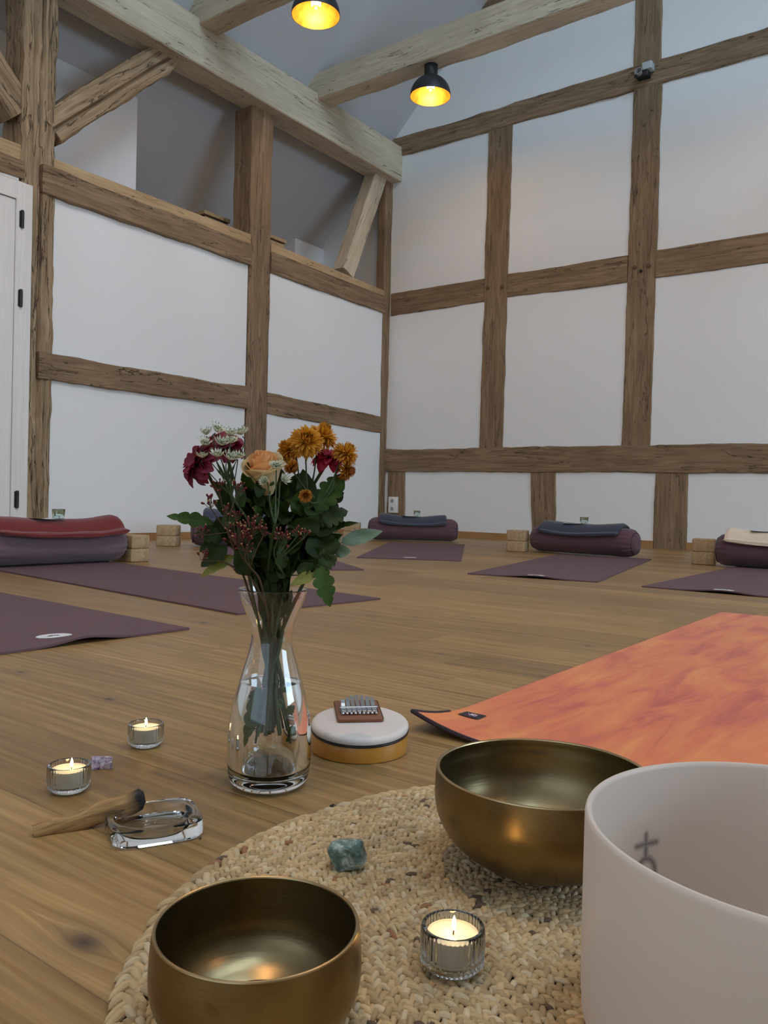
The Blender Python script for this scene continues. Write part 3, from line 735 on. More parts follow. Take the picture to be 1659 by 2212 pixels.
# middle
set_of((2.76, -1.45), -6, M_bol, M_navy, ('plum bolster in the middle in front of the right wall', 'dark blue folded blanket on the middle bolster', 'white card on the middle dark blue blanket', 'small glass on the middle dark blue blanket'), L=.78, rad=.098, seed=6, bl=.60, th=.034, glassx=-.01, cardx=-.06)
block_stack((2.30, -1.52), 8, ('lower cork block left of the middle bolster', 'upper cork block left of the middle bolster'), L=.135, Wd=.11, h=.075)
# right
set_of((4.05, -1.70), 2, M_bol, M_cream, ('plum bolster cut by the right photo edge', 'cream folded blanket at the right photo edge', 'white card on the cream blanket', None), L=.72, rad=.10, seed=8, bl=.60, th=.034, cardx=-.1)
block_stack((3.60, -1.63), 8, ('lower cork block left of the bolster with cream blanket', 'upper cork block left of the bolster with cream blanket'), L=.13, Wd=.11, h=.077)
#--PART2--
# ------------------------------------------------------------------ jute rug: real braided stitches in concentric rows
RC = (4.747, -6.125); RR = .370
rug = thing('jute_rug', 'round braided natural jute rug in the foreground under the bowls', 'rug', (RC[0], RC[1], 0))
M_jute = NT('jute_fibre')
ca = M_jute.n('VertexColor'); ca.layer_name = 'Col'
uv = M_jute.tc('UV'); gx = M_jute.noise(M_jute.map(uv, (2.5, 16, 1)), 1.0, 3, .6)
M_jute.base(M_jute.mix(M_jute.m('MULTIPLY', gx, .55), ca.outputs['Color'], (.24, .15, .075))); M_jute.set(Roughness=.8)
M_jute.bump(gx, .8, .0012); M_jute = M_jute.mat
def braid_rows(r0, r1, pitch, step, hl, hw, hh, zc, seed):
    rng = np.random.RandomState(seed)
    nu, nv = 9, 6
    uu = np.linspace(-1, 1, nu); aa = np.linspace(0, 2*pi, nv, endpoint=False)
    U, A = np.meshgrid(uu, aa, indexing='ij')
    prof = np.power(np.clip(1-np.abs(U)**2.3, 0, 1), .5)*.97+.03
    ex, ey, ez = U, np.cos(A)*prof, np.sin(A)*prof
    loc = np.stack([ex, ey, ez], -1).reshape(-1, 3); nl = len(loc)
    uvl = np.stack([U*.5+.5, A/(2*pi)], -1).reshape(-1, 2)
    fc = [(i*nv+j, (i+1)*nv+j, (i+1)*nv+(j+1) % nv, i*nv+(j+1) % nv) for i in range(nu-1) for j in range(nv)]
    fc = np.array(fc); P = []; r = r1
    while r > r0:
        n = max(4, int(2*pi*r/step))
        for sd in (0, 1):
            th = (np.arange(n)+.5*sd+rng.rand()*.3)/n*2*pi+rng.randn(n)*.06*step/r
            P.append(np.stack([np.full(n, r), th, np.full(n, sd)], 1))
        r -= pitch
    P = np.concatenate(P); N = len(P)
    r_, th, sd = P[:, 0], P[:, 1], P[:, 2]
    r_ = r_+rng.randn(N)*pitch*.05+pitch*.06*np.sin(th*23+r_*900)
    sl = np.where(sd > .5, 1, -1)*(radians(36)+rng.randn(N)*.10)
    s1 = hl*(1+rng.randn(N)*.13); s2 = hw*(1+rng.randn(N)*.13); s3 = hh*(1+rng.randn(N)*.15)
    lx = loc[None, :, 0]*s1[:, None]; ly = loc[None, :, 1]*s2[:, None]; lz = loc[None, :, 2]*s3[:, None]
    arch = -(loc[None, :, 0]**2)*s3[:, None]*.75
    c, s = np.cos(sl)[:, None], np.sin(sl)[:, None]
    tx = lx*c-ly*s; ty = lx*s+ly*c
    ty = ty+np.where(sd > .5, .235, -.235)[:, None]*pitch
    ct, st = np.cos(th)[:, None], np.sin(th)[:, None]
    rr = r_[:, None]+ty
    X = rr*ct-tx*st; Y = rr*st+tx*ct; Z = zc+lz+arch+(rng.randn(N)*.0005)[:, None]+.0008*np.sin(th*7+r_*60)[:, None]
    V = np.stack([X, Y, Z], -1).reshape(-1, 3)
    F = (fc[None]+(np.arange(N)*nl)[:, None, None]).reshape(-1, 4)
    # natural colour differences between fibre bundles
    t = rng.rand(N); base = np.array([.60, .425, .215])[None]*(.74+.5*t[:, None]); pale = np.array([.72, .57, .35])[None]
    m = rng.rand(N, 1) < .22; base = np.where(m, pale*(.85+.25*rng.rand(N, 1)), base)
    big = np.sin(th*5+r_*31)+np.sin(th*11-r_*57); base = base*(1+.07*big[:, None])
    dk = rng.rand(N) < .012; base[dk] = np.array([.07, .045, .03])
    rd = rng.rand(N) < .008; base[rd] = np.array([.34, .14, .06])
    C_ = np.repeat(np.concatenate([np.clip(base, 0, 1), np.ones((N, 1))], 1), nl, 0)
    return V, F, np.tile(uvl, (N, 1)), C_
def np_mesh(name, V, F, UV, C_, mat, parent):
    me = bpy.data.meshes.new(name); me.vertices.add(len(V)); me.vertices.foreach_set('co', V.astype(np.float32).ravel())
    me.loops.add(F.size); me.loops.foreach_set('vertex_index', F.astype(np.int32).ravel())
    me.polygons.add(len(F)); me.polygons.foreach_set('loop_start', np.arange(0, F.size, 4, dtype=np.int32))
    me.polygons.foreach_set('use_smooth', np.ones(len(F), bool))
    l = me.uv_layers.new(name='UVMap'); l.data.foreach_set('uv', UV[F.ravel()].astype(np.float32).ravel())
    a = me.color_attributes.new('Col', 'FLOAT_COLOR', 'POINT'); a.data.foreach_set('color', C_.astype(np.float32).ravel())
    me.materials.append(mat); me.update(); me.validate()
    o = bpy.data.objects.new(name, me); COL.objects.link(o); o.parent = parent; return o
V, F, UV, CC = braid_rows(.006, RR-.0165, .0092, .0078, .0072, .0028, .0028, .0075, 3)
np_mesh('braided_rows', V, F, UV, CC, M_jute, rug)
V, F, UV, CC = braid_rows(RR-.0095, RR-.0065, .0135, .0102, .0105, .0036, .0038, .0076, 5)
np_mesh('braided_border', V, F, UV, CC, M_jute, rug)
b = MB(); b.lathe([(.001, .0005), (RR-.004, .0005), (RR-.006, .005), (.001, .0052)], 96); b.build('backing', simple('dark_jute_backing', (.13, .08, .042), .9), rug)
b = MB()
for i in range(1400):
    a = R.random()*2*pi; r_ = RR*sqrt(R.random()) if i % 3 else RR-.004+R.random()*.004
    p = Vector((r_*cos(a), r_*sin(a), .0095)); d_ = Vector((R.gauss(0, 1), R.gauss(0, 1), R.random()*.9+.1)).normalized()*R.uniform(.003, .009)
    k = Vector((R.gauss(0, 1), R.gauss(0, 1), -.6))*.0022
    b.tube([p, p+d_*.5+k*.2, p+d_+k], [.00016, .00014, .00006], 3, cap=False)
o = b.build('loose_fibres', simple('straw_fibre', (.58, .43, .25), .7), rug); o['kind'] = 'stuff'

# ------------------------------------------------------------------ metal singing bowls
def brass(name, a, c, rough=.3, sc=14):
    t = NT(name); n = t.noise(t.tc(), sc, 5, .62); n2 = t.noise(t.map(t.tc(), (1, 1, 12)), 30, 3); n3 = t.noise(t.tc(), 4, 3)
    col = t.ramp(n, [(.3, a), (.7, c)])
    vo = t.n('TexVoronoi'); vo.inputs['Scale'].default_value = 26; t.l(t.tc(), vo.inputs['Vector'])
    sp_ = t.m('MULTIPLY', t.m('SUBTRACT', 1, t.m('DIVIDE', vo.outputs['Distance'], .2), clamp=True), t.m('GREATER_THAN', n3, .56))
    col = t.mix(t.m('MULTIPLY', sp_, .55), col, tuple(q*.25 for q in a))
    t.base(col); t.set(Metallic=1., Roughness=t.m('ADD', rough-.06, t.m('MULTIPLY', n, .18)))
    t.bump(t.m('ADD', t.m('MULTIPLY', n3, 1.), t.m('MULTIPLY', n2, .08)), .35, .004); return t.mat
M_brass_out = brass('aged_bronze', (.18, .125, .05), (.31, .225, .10), .30)
M_brass_in = brass('aged_bronze_inside', (.17, .125, .06), (.29, .225, .12), .30, 9)
M_brass_rim = brass('worn_bronze_rim', (.38, .28, .14), (.48, .37, .20), .3)
def singing_bowl(loc, Rm, Hh, label, e=2.3, bulge=1.0, wall=.0028, cut=.62, groove=True, bs=.34):
    t = thing('singing_bowl', label, 'singing bowl', loc, 0)
    def outer(z):
        k = min(1, z/(Hh*cut)); k = 1-(1-k)**1.0
        r_ = Rm*bulge*(1-(1-k)**e)**(1/e)
        if z > Hh*cut: s = (z-Hh*cut)/(Hh*(1-cut)); r_ = Rm*bulge+(Rm-Rm*bulge)*s*s
        return r_
    zs = [Hh*(i/34)**1.6 for i in range(35)]
    po = [(.001, 0), (Rm*bs*.9, 0)]+[(max(Rm*bs, outer(z)), z) for z in zs[1:]]
    tw = lambda z: wall
    b = MB(); b.lathe(po, 96); b.f = [f_ for f_ in b.f if len(f_) == 4]; b.build('bowl_body', M_brass_out, t)
    pr = [(Rm, Hh), (Rm-.0003, Hh+.0008), (Rm-wall*.5, Hh+.0011), (Rm-wall*.9, Hh+.0006), (Rm-wall, Hh-.0002)]
    b = MB(); b.lathe(pr, 96); b.f = [f_ for f_ in b.f if len(f_) == 4]; b.build('rim', M_brass_rim, t)
    pi_ = []
    for z in reversed(zs[1:]):
        r_ = max(Rm*bs, outer(z))-wall
        if groove and Hh*.88 < z < Hh*.945: r_ += .0009
        pi_.append((r_, max(z, wall)-.0002))
    for q in (.8, .6, .4, .2): pi_.append((Rm*bs*q*.95, wall-.0002))
    pi_.append((.0005, wall-.0002))
    b = MB(); b.lathe(pi_, 96); b.f = [f_ for f_ in b.f if len(f_) == 4]; b.build('bowl_inside', M_brass_in, t)
    return t
singing_bowl((4.624, -6.045, .0105), .0945, .0885, 'larger gold-brown metal singing bowl standing beside the white crystal bowl', e=2.1, bulge=1.01, cut=.75, wall=.003)
singing_bowl((4.5823, -6.3563, .0105), .0622, .0645, 'smaller dark bronze singing bowl at the front left edge of the rug', e=2.4, bulge=1.03, cut=.60, wall=.0024, groove=False, bs=.68)

# ------------------------------------------------------------------ frosted crystal bowl with a blurred mark
CB = (4.858, -6.201); CRR = .1223; CZ = .1555
M_cry = NT('frosted_quartz'); t = M_cry; t.t.nodes.remove(t.p)
df = t.n('BsdfDiffuse'); tl = t.n('BsdfTranslucent'); gl = t.n('BsdfGlossy'); gl.inputs['Roughness'].default_value = .45
ang = radians(154.9)
v_ = t.map(t.tc(), (1, 1, 1), rot=(0, 0, -ang)); X_, Y_, Z_ = t.sep(v_)
def bar(a, b_, ha, hb, soft=.0016):
    qa = t.m('SUBTRACT', 1, t.m('DIVIDE', t.m('SUBTRACT', t.m('ABSOLUTE', a), ha), soft), clamp=True)
    qb = t.m('SUBTRACT', 1, t.m('DIVIDE', t.m('SUBTRACT', t.m('ABSOLUTE', b_), hb), soft), clamp=True)
    return t.m('MULTIPLY', qa, qb)
zc = .1026-.011
Zr = t.m('SUBTRACT', Z_, zc)
m1 = bar(Y_, Zr, .0098, .0002, .0034); m2 = bar(Y_, t.m('ADD', Zr, .0008), .0002, .0078, .0034)
rz = t.m('ADD', Zr, .0205); dd = t.m('SQRT', t.m('ADD', t.m('MULTIPLY', Y_, Y_), t.m('MULTIPLY', t.m('MULTIPLY', rz, .85), t.m('MULTIPLY', rz, .85))))
m3 = t.m('SUBTRACT', 1, t.m('DIVIDE', t.m('SUBTRACT', t.m('ABSOLUTE', t.m('SUBTRACT', dd, .0088)), .0002), .0032), clamp=True)
mk = t.m('MULTIPLY', t.m('MAXIMUM', t.m('MAXIMUM', m1, m2), m3), t.m('GREATER_THAN', X_, 0))
nz = t.noise(t.tc(), 700, 2)
col = t.mix(t.m('MULTIPLY', nz, .14), (.80, .71, .63), (.66, .585, .52))
col = t.mix(t.m('MULTIPLY', mk, .75), col, (.10, .09, .10))
t.l(col, df.inputs[0]); t.l(col, tl.inputs[0])
ms = t.n('MixShader'); ms.inputs[0].default_value = .42; t.l(df.outputs[0], ms.inputs[1]); t.l(tl.outputs[0], ms.inputs[2])
m_2 = t.n('MixShader'); m_2.inputs[0].default_value = .05; t.l(ms.outputs[0], m_2.inputs[1]); t.l(gl.outputs[0], m_2.inputs[2])
t.l(m_2.outputs[0], t.out.inputs['Surface'])
cbw = thing('crystal_bowl', 'large white frosted crystal singing bowl at the lower right edge', 'crystal bowl', (CB[0], CB[1], .0108))
b = MB(); Hc = CZ-.0108; w_ = .0042
po = [(CRR-.06, 0), (CRR-.035, .0004), (CRR-.022, .003), (CRR-.012, .009), (CRR-.005, .018), (CRR-.001, .030), (CRR-.0002, .045), (CRR, .09), (CRR, Hc-.003), (CRR-.0004, Hc-.001), (CRR-.0013, Hc), (CRR-w_+.0012, Hc), (CRR-w_+.0003, Hc-.001), (CRR-w_, Hc-.003), (CRR-w_, .09), (CRR-w_-.0002, .045), (CRR-w_-.001, .031), (CRR-.009, .020), (CRR-.016, .0125), (CRR-.025, .0075), (CRR-.036, .0048), (CRR-.06, .0044)]
b.lathe([(.001, 0)]+po+[(.001, .0044)], 160); b.build('bowl_body', M_cry.mat, cbw)

# ------------------------------------------------------------------ tealights
M_ribbed = glass('ribbed_glass', (.97, .98, .98), 0, 1.47)
M_wax = NT('candle_wax'); g = M_wax.noise(M_wax.tc(), 60, 3); M_wax.base(M_wax.mix(g, (.86, .74, .50), (.92, .82, .60))); M_wax.set(Roughness=.35, Subsurface_Weight=.6, Subsurface_Scale=.01, Subsurface_Radius=(1., .6, .3)); M_wax = M_wax.mat
M_cup = NT('clear_candle_cup'); M_cup.base((.66, .59, .46)); M_cup.set(Roughness=.4, Metallic=.1); M_cup = M_cup.mat
M_wick = simple('burnt_wick', (.03, .02, .015), .9)
M_flame = emis('candle_flame', (1, .66, .28), 26)
def tealight(loc, label, R0=.0236, H0=.030, wax=.0242, fl_=(0, 0)):
    t = thing('tealight_holder', label, 'candle holder', loc, 0, 'lit tealights in ribbed glass holders')
    nr = 40
    def rp(i, a): return .030*(0.5+.5*cos(nr*a)) if 3 <= i <= 8 else 0
    prof = [(.001, 0), (.0155, 0), (.0175, .0008), (.0195, .003), (.0218, .0055), (R0-.0008, .009), (R0-.0006, .015), (R0-.0006, .022), (R0-.0007, H0-.003), (R0-.0004, H0-.0015), (R0-.001, H0-.0002), (R0-.0022, H0), (R0-.0033, H0-.0004), (R0-.0038, H0-.002), (R0-.0042, .012), (R0-.006, .0068), (R0-.009, .0062), (.001, .006)]
    b = MB(); b.lathe(prof, 240, rip=rp); b.build('ribbed_glass', M_ribbed, t)
    rw = R0-.0047
    b = MB(); b.lathe([(.001, .0069), (rw-.0022, .0069), (rw-.0004, .0085), (rw, .012), (rw, wax+.0006), (rw-.0004, wax+.0006), (rw-.0006, wax-.0005)], 64); b.f = [f_ for f_ in b.f if len(f_) == 4]; b.build('candle_cup', M_cup, t)
    b = MB(); b.lathe([(.001, .009), (rw-.0007, .009), (rw-.0007, wax), (rw-.0025, wax-.0006), (.004, wax-.0008), (.001, wax-.0006)], 64); b.build('wax', M_wax, t)
    fx, fy = fl_
    b = MB(); b.tube([(fx, fy, wax-.001), (fx+.0002, fy, wax+.002), (fx+.0006, fy+.0002, wax+.0042)], [.00055, .0005, .0004], 8); b.build('wick', M_wick, t)
    b = MB(); b.lathe([(.0002, .0), (.0010, .0008), (.0016, .0024), (.0017, .0042), (.0013, .0066), (.0007, .0088), (.0001, .0104)], 20, c=(fx+.0004, fy, wax+.0026)); b.build('flame', M_flame, t)
    point('candle_light', (loc[0]+fx, loc[1]+fy, loc[2]+wax+.0085), .050, (1, .56, .20), .0022)
    return t
tealight((4.1140, -6.1845, .0005), 'lit tealight in ribbed glass, farthest left on the floor', fl_=(.003, .001))
tealight((4.0420, -6.0255, .0005), 'lit tealight in ribbed glass on the floor between purple crystal and vase')
tealight((4.6425, -6.2250, .0108), 'lit tealight in ribbed glass standing on the jute rug', R0=.0226, fl_=(.001, -.001))

# ------------------------------------------------------------------ stones
def rock(name, label, loc, size, mat, seed, n=26, sq=(1, 1, 1), rz=0):
    r_ = random.Random(seed); bm_ = bmesh.new()
    for _ in range(n):
        v = Vector((r_.gauss(0, 1), r_.gauss(0, 1), r_.gauss(0, 1))).normalized()*r_.uniform(.82, 1)
        bm_.verts.new((v.x*size*sq[0], v.y*size*sq[1], v.z*size*sq[2]))
    if sq[2] == .62:     # chunky broken block
        for v in bm_.verts[:]: bm_.verts.remove(v)
        for cx in (-1, -.2, .5, 1):
            for cy in (-.6, .6):
                for cz in (0, .75): bm_.verts.new((size*(cx+r_.gauss(0, .10)), size*(cy+r_.gauss(0, .12)), size*max(0, cz+(r_.gauss(0, .14) if cz else 0))))
    bmesh.ops.convex_hull(bm_, input=bm_.verts[:])
    for v in [q for q in bm_.verts if not q.link_faces]: bm_.verts.remove(v)
    bmesh.ops.bevel(bm_, geom=bm_.edges[:]+bm_.verts[:], offset=size*.045, segments=1, affect='EDGES')
    zmin = min(v.co.z for v in bm_.verts)
    for v in bm_.verts: v.co.z = max(v.co.z-zmin-size*(.02 if sq[2] == .62 else .22), 0)
    me = bpy.data.meshes.new(name); bm_.to_mesh(me); bm_.free(); me.materials.append(mat)
    o = bpy.data.objects.new(name, me); COL.objects.link(o); o.location = loc; o.rotation_euler = (0, 0, rz); return tag(o, label, 'stone')
def stone(name, a, b_, c, sc):
    t = NT(name); n = t.noise(t.tc(), sc, 6, .65, .4); n2 = t.noise(t.tc(), sc*3, 4)
    t.base(t.ramp(n, [(.36, a), (.52, b_), (.68, c)])); t.set(Roughness=.22, Subsurface_Weight=.25, Subsurface_Scale=.006, Specular_IOR_Level=.6); t.bump(n2, .6, .0015); return t.mat
rock('fluorite_crystal', 'rough teal green crystal lying on the rug behind the dark bowl', (4.487, -6.151, .0105), 0.0205, stone('green_fluorite', (.045, .085, .075), (.12, .20, .18), (.50, .60, .57), 90), 12, 22, (1, 1, 1.2), .4)
rock('amethyst_crystal', 'small purple and white crystal between the two tealights on the floor', (4.074, -6.114, 0), .0125, stone('amethyst', (.09, .05, .16), (.40, .33, .42), (.70, .64, .64), 150), 5, 20, (1.15, 1.15, .62), .75)
M_crumb = simple('charcoal_crumb', (.02, .015, .012), .9)
rock('charcoal_crumb', 'dark elongated crumb on the floor at the rug edge behind the teal crystal', (4.371, -6.029, 0), .0042, M_crumb, 3, 14, (1.3, .7, .5), .6)
rock('charcoal_crumb', 'tiny dark crumb on the floor right of the glass dish', (4.326, -6.177, 0), .0018, M_crumb, 4, 12, (1, 1, .7))

# ------------------------------------------------------------------ glass dish and wood stick
FLc, FRc, BRc, BLc = [Vector((float(p[0]), float(p[1]), 0)) for p in (fl(243, 1803, .018), fl(436, 1774, .018), fl(395, 1717, .018), fl(250, 1738, .018))]
cen = (FLc+FRc+BRc+BLc)/4; ux = (FRc-FLc).normalized(); uy = Vector((-ux.y, ux.x, 0))
hx, hy, HD = .0445, .039, .0165
cen.z = .0005
dish = thing('glass_dish', 'thick clear square glass dish with oval hollow on the floor', 'dish', cen, atan2(ux.y, ux.x))
def rrect(k, n, rad, ax, ay):
    out = []
    for j in range(n):
        a = 2*pi*j/n; ca_, sa_ = cos(a), sin(a)
        p = 5.0; r_ = (abs(ca_)**p+abs(sa_)**p)**(-1/p)
        out.append((ax*r_*ca_, ay*r_*sa_))
    return out
n = 96; b = MB(); v = []
lay = [('s', .90, 0), ('s', .965, .0008), ('s', 1., .003), ('s', 1., HD-.003), ('s', .985, HD-.0008), ('s', .955, HD), ('e', 1., HD-.0002), ('e', .97, HD-.0015), ('e', .90, .0075), ('e', .8, .0048), ('e', .4, .0042), ('e', .02, .0042)]
for kd, s, z in lay:
    for j in range(n):
        a = 2*pi*j/n
        if kd == 's': x, y = rrect(0, n, 0, hx, hy)[j]
        else: x, y = hx*.86*cos(a), hy*.84*sin(a)
        v.append((x*s, y*s, z))
f = [(i*n+j, i*n+(j+1) % n, (i+1)*n+(j+1) % n, (i+1)*n+j) for i in range(len(lay)-1) for j in range(n)]
f.append(tuple(range(n-1, -1, -1))); f.append(tuple((len(lay)-1)*n+j for j in range(n)))
b.add(v, f); b.build('dish_body', M_glass, dish)
A = fl(72, 1797, .0045); Bp = fl(312, 1721, .0245)
A = Vector(A); Bp = Vector(Bp); dvec = Bp-A
st = thing('wood_stick', 'scented wood stick with charred tip leaning on the glass dish', 'incense wood', A)
M_stick = NT('pale_resin_wood'); g = M_stick.noise(M_stick.map(M_stick.tc(), (9, 130, 130)), 1.5, 5, .6, 1.); xx, yy, zz = M_stick.sep(M_stick.tc())
c_ = M_stick.ramp(g, [(.3, (.17, .085, .028)), (.5, (.33, .185, .065)), (.7, (.48, .30, .12))])
edge = M_stick.m('ADD', xx, M_stick.m('MULTIPLY', g, .016))
Ls = dvec.length
ch_ = M_stick.m('DIVIDE', M_stick.m('SUBTRACT', edge, Ls-.012), .014, clamp=True)
M_stick.base(M_stick.mix(ch_, c_, (.012, .009, .008))); M_stick.set(Roughness=.75); M_stick.bump(g, .5, .0015); M_stick = M_stick.mat
sb = beam('stick_body', (0, 0, 0), dvec, .0100, .0135, M_stick, (0, 0, 1), .0009, .0018, 77, parent=None, w1=.012, h1=.0200, seg=.004, nside=5)
for v_ in sb.data.vertices:
    s = v_.co.x/Ls; v_.co.z += -.0030*sin(pi*s)+.0012*sin(s*13); v_.co.y += .002*sin(s*4)
    v_.co.z *= 1+.22*sin(pi*s)
    if s > .95: k = 1-((s-.95)/.05)**2*.5; v_.co.y *= k; v_.co.z *= k
sb.parent = st

# ------------------------------------------------------------------ drum and thumb piano
view = Vector((float(4.31-CAM[0]), float(-5.90-CAM[1]), 0)).normalized()
dcn = Vector((float(fl(775, 1652)[0]), float(fl(775, 1652)[1]), 0))+view*.0645
drum = thing('hand_drum', 'small round drum with pale skin and amber shell behind the vase', 'drum', dcn)
M_amb = NT('amber_varnished_wood'); g = M_amb.noise(M_amb.map(M_amb.tc(), (3, 3, 40)), 3, 4); M_amb.base(M_amb.mix(g, (.42, .17, .022), (.58, .27, .045))); M_amb.set(Roughness=.28, Coat_Weight=.4, Coat_Roughness=.15); M_amb = M_amb.mat
M_skin = NT('drum_skin'); g = M_skin.noise(M_skin.tc(), 500, 3); g2 = M_skin.noise(M_skin.tc(), 14, 4); M_skin.base(M_skin.mix(g2, (.60, .54, .50), (.70, .63, .58))); M_skin.set(Roughness=.55); M_skin.bump(g, .25, .001); M_skin = M_skin.mat
M_cord = simple('black_cord', (.014, .013, .015), .4)
tilt = .090   # the shell is lower towards the viewer
def wedge(b):
    b.v = [(x, y, z*(1+0)+(tilt*((x*view.x+y*view.y)+.0645) if z > .004 else 0)) for x, y, z in b.v]; return b
b = MB(); b.lathe([(.001, 0), (.0625, 0), (.0638, .001), (.0645, .0045), (.0645, .019), (.064, .0205), (.001, .0206)], 96); wedge(b).build('shell', M_amb, drum)
b = MB(); b.lathe([(.0635, .0200), (.0652, .0207), (.0656, .0220), (.0652, .0233), (.0635, .0238)], 96, closed=True); wedge(b).build('tension_ring', M_cord, drum)
b = MB(); b.lathe([(.001, .0235), (.0628, .0235), (.0648, .0243), (.0654, .0265), (.0650, .0295), (.0635, .0315), (.0610, .0327), (.0590, .0330), (.03, .0328), (.001, .0328)], 96); wedge(b).build('drum_skin', M_skin, drum)
zt = .0330+tilt*.0645
# thumb piano
kz = .0362
Kc = [Vector((float(p[0]), float(p[1]), 0)) for p in (fl(714, 1527, .040), fl(817, 1526, .040), fl(827, 1567, .034), fl(735, 1568, .034))]
kcen = (Kc[0]+Kc[1]+Kc[2]+Kc[3])/4; kx = ((Kc[1]+Kc[2])-(Kc[0]+Kc[3])).normalized(); ky = Vector((-kx.y, kx.x, 0))
kw = ((Kc[1]-Kc[0]).length+(Kc[2]-Kc[3]).length)/2; kh = .076
sl = tilt
def zrel(p): return .0330+tilt*((p.x-dcn.x)*view.x+(p.y-dcn.y)*view.y+.0645)
kal = thing('thumb_piano', 'small brown wooden thumb piano with metal tines lying on the drum', 'thumb piano', (kcen.x, kcen.y, zrel(kcen)))
nrm = Vector((-view.x*tilt, -view.y*tilt, 1)).normalized(); kx3 = (kx-nrm*kx.dot(nrm)).normalized(); ky3 = nrm.cross(kx3)
KM = Matrix(((kx3.x, ky3.x, nrm.x, 0), (kx3.y, ky3.y, nrm.y, 0), (kx3.z, ky3.z, nrm.z, 0), (0, 0, 0, 1)))
M_mahog = simple('mahogany', (.19, .070, .030), .42, var=.3, sc=40)
M_steel = NT('bright_steel'); M_steel.base((.55, .56, .57)); M_steel.set(Metallic=1., Roughness=.22); M_steel = M_steel.mat
b = MB(); b.box((-kw/2, -kh/2, .0003), (kw/2, kh/2, .0048), bev=.004); b.xf(KM).build('board', M_mahog, kal)
yb = -kh*.13
b = MB(); b.box((-kw*.40, yb-.0045, .0048), (kw*.40, yb+.0045, .0072), bev=.001); b.tube([(-kw*.42, yb, .0105), (kw*.42, yb, .0105)], .0022, 10); b.box((-kw*.43, yb-.002, .0048), (-kw*.40, yb+.002, .0125)); b.box((kw*.40, yb-.002, .0048), (kw*.43, yb+.002, .0125)); b.xf(KM).build('bridge', M_steel, kal)
lens = [.020, .027, .036, .040, .037, .032, .027]
for i in range(7):
    x = -kw*.33+kw*.66*i/6; w2 = kw*.042
    b = MB(); pts = [(yb-.012, .0088), (yb-.003, .0092), (yb+.002, .0086), (yb+.010, .0094), (yb+lens[i]*.7, .0125), (yb+lens[i], .0150), (yb+lens[i]+.003, .0147)]
    v = []; 
    for (y, z) in pts: v += [(x-w2, y, z), (x+w2, y, z), (x+w2, y, z-.0009), (x-w2, y, z-.0009)]
    f = [(k*4+j, k*4+(j+1) % 4, (k+1)*4+(j+1) % 4, (k+1)*4+j) for k in range(len(pts)-1) for j in range(4)]+[(3, 2, 1, 0), (24, 25, 26, 27)]
    f = [tuple(reversed(q)) for q in f]
    b.add(v, f); b.xf(KM).build('tine', M_steel, kal, False)
for i in range(9):
    x = -kw*.36+kw*.72*i/8; b = MB(); b.ball((x, yb-.0115, .0066), .0022, 10, 6); b.xf(KM).build('bead', M_steel, kal)

# ------------------------------------------------------------------ glass vase with water
VX, VY = 4.269, -6.025
vase = thing('glass_vase', 'clear glass carafe vase with flared lip, half filled with water', 'vase', (VX, VY, .0005))
op = [(.001, 0.0), (.033, .0), (.0400, .0018), (.0447, .0065), (.0472, .0140), (.0484, .0250), (.0486, .040), (.0485, .0560), (.0480, .0669), (.0457, .0832), (.0424, .0995), (.0380, .1158), (.0333, .1321), (.0281, .1483), (.0245, .1640), (.0235, .1743), (.0246, .1850), (.0295, .1976), (.0345, .2100), (.0385, .2210), (.0397, .2270)]
def smooth(P, it=2):
    for _ in range(it):
        Q = [P[0]]
        for a, c in zip(P[:-1], P[1:]): Q += [(.75*a[0]+.25*c[0], .75*a[1]+.25*c[1]), (.25*a[0]+.75*c[0], .25*a[1]+.75*c[1])]
        Q.append(P[-1]); P = Q
    return P
ip = [(.0378, .2272)]+[(r_-.0017, z) for r_, z in reversed(op[5:-1])]+[(.0455, .0220), (.0435, .0170), (.038, .0148), (.018, .0143), (.001, .0143)]
ops = smooth(op[1:]); ips = smooth(ip)
prof = [(.001, 0)]+ops+[(.0401, .2282), (.0396, .2290), (.0386, .2288), (.0380, .2280)]+ips
b = MB(); b.lathe(prof, 128); b.build('vase_glass', M_glass, vase)
WL = .1205
M_water = glass('water', (.985, .995, .99), 0, 1.333)
wi = [(r_+.0003, z-.0003) for r_, z in ips if z < WL-.003]
wr = np.interp(WL, [z for r_, z in reversed(ips)], [r_ for r_, z in reversed(ips)])
b = MB(); b.lathe([(.001, WL-.0009), (float(wr)-.006, WL-.0009), (float(wr)-.0015, WL-.0003), (float(wr)+.0002, WL+.0004)]+wi, 128); o = b.build('water', M_water, vase); 

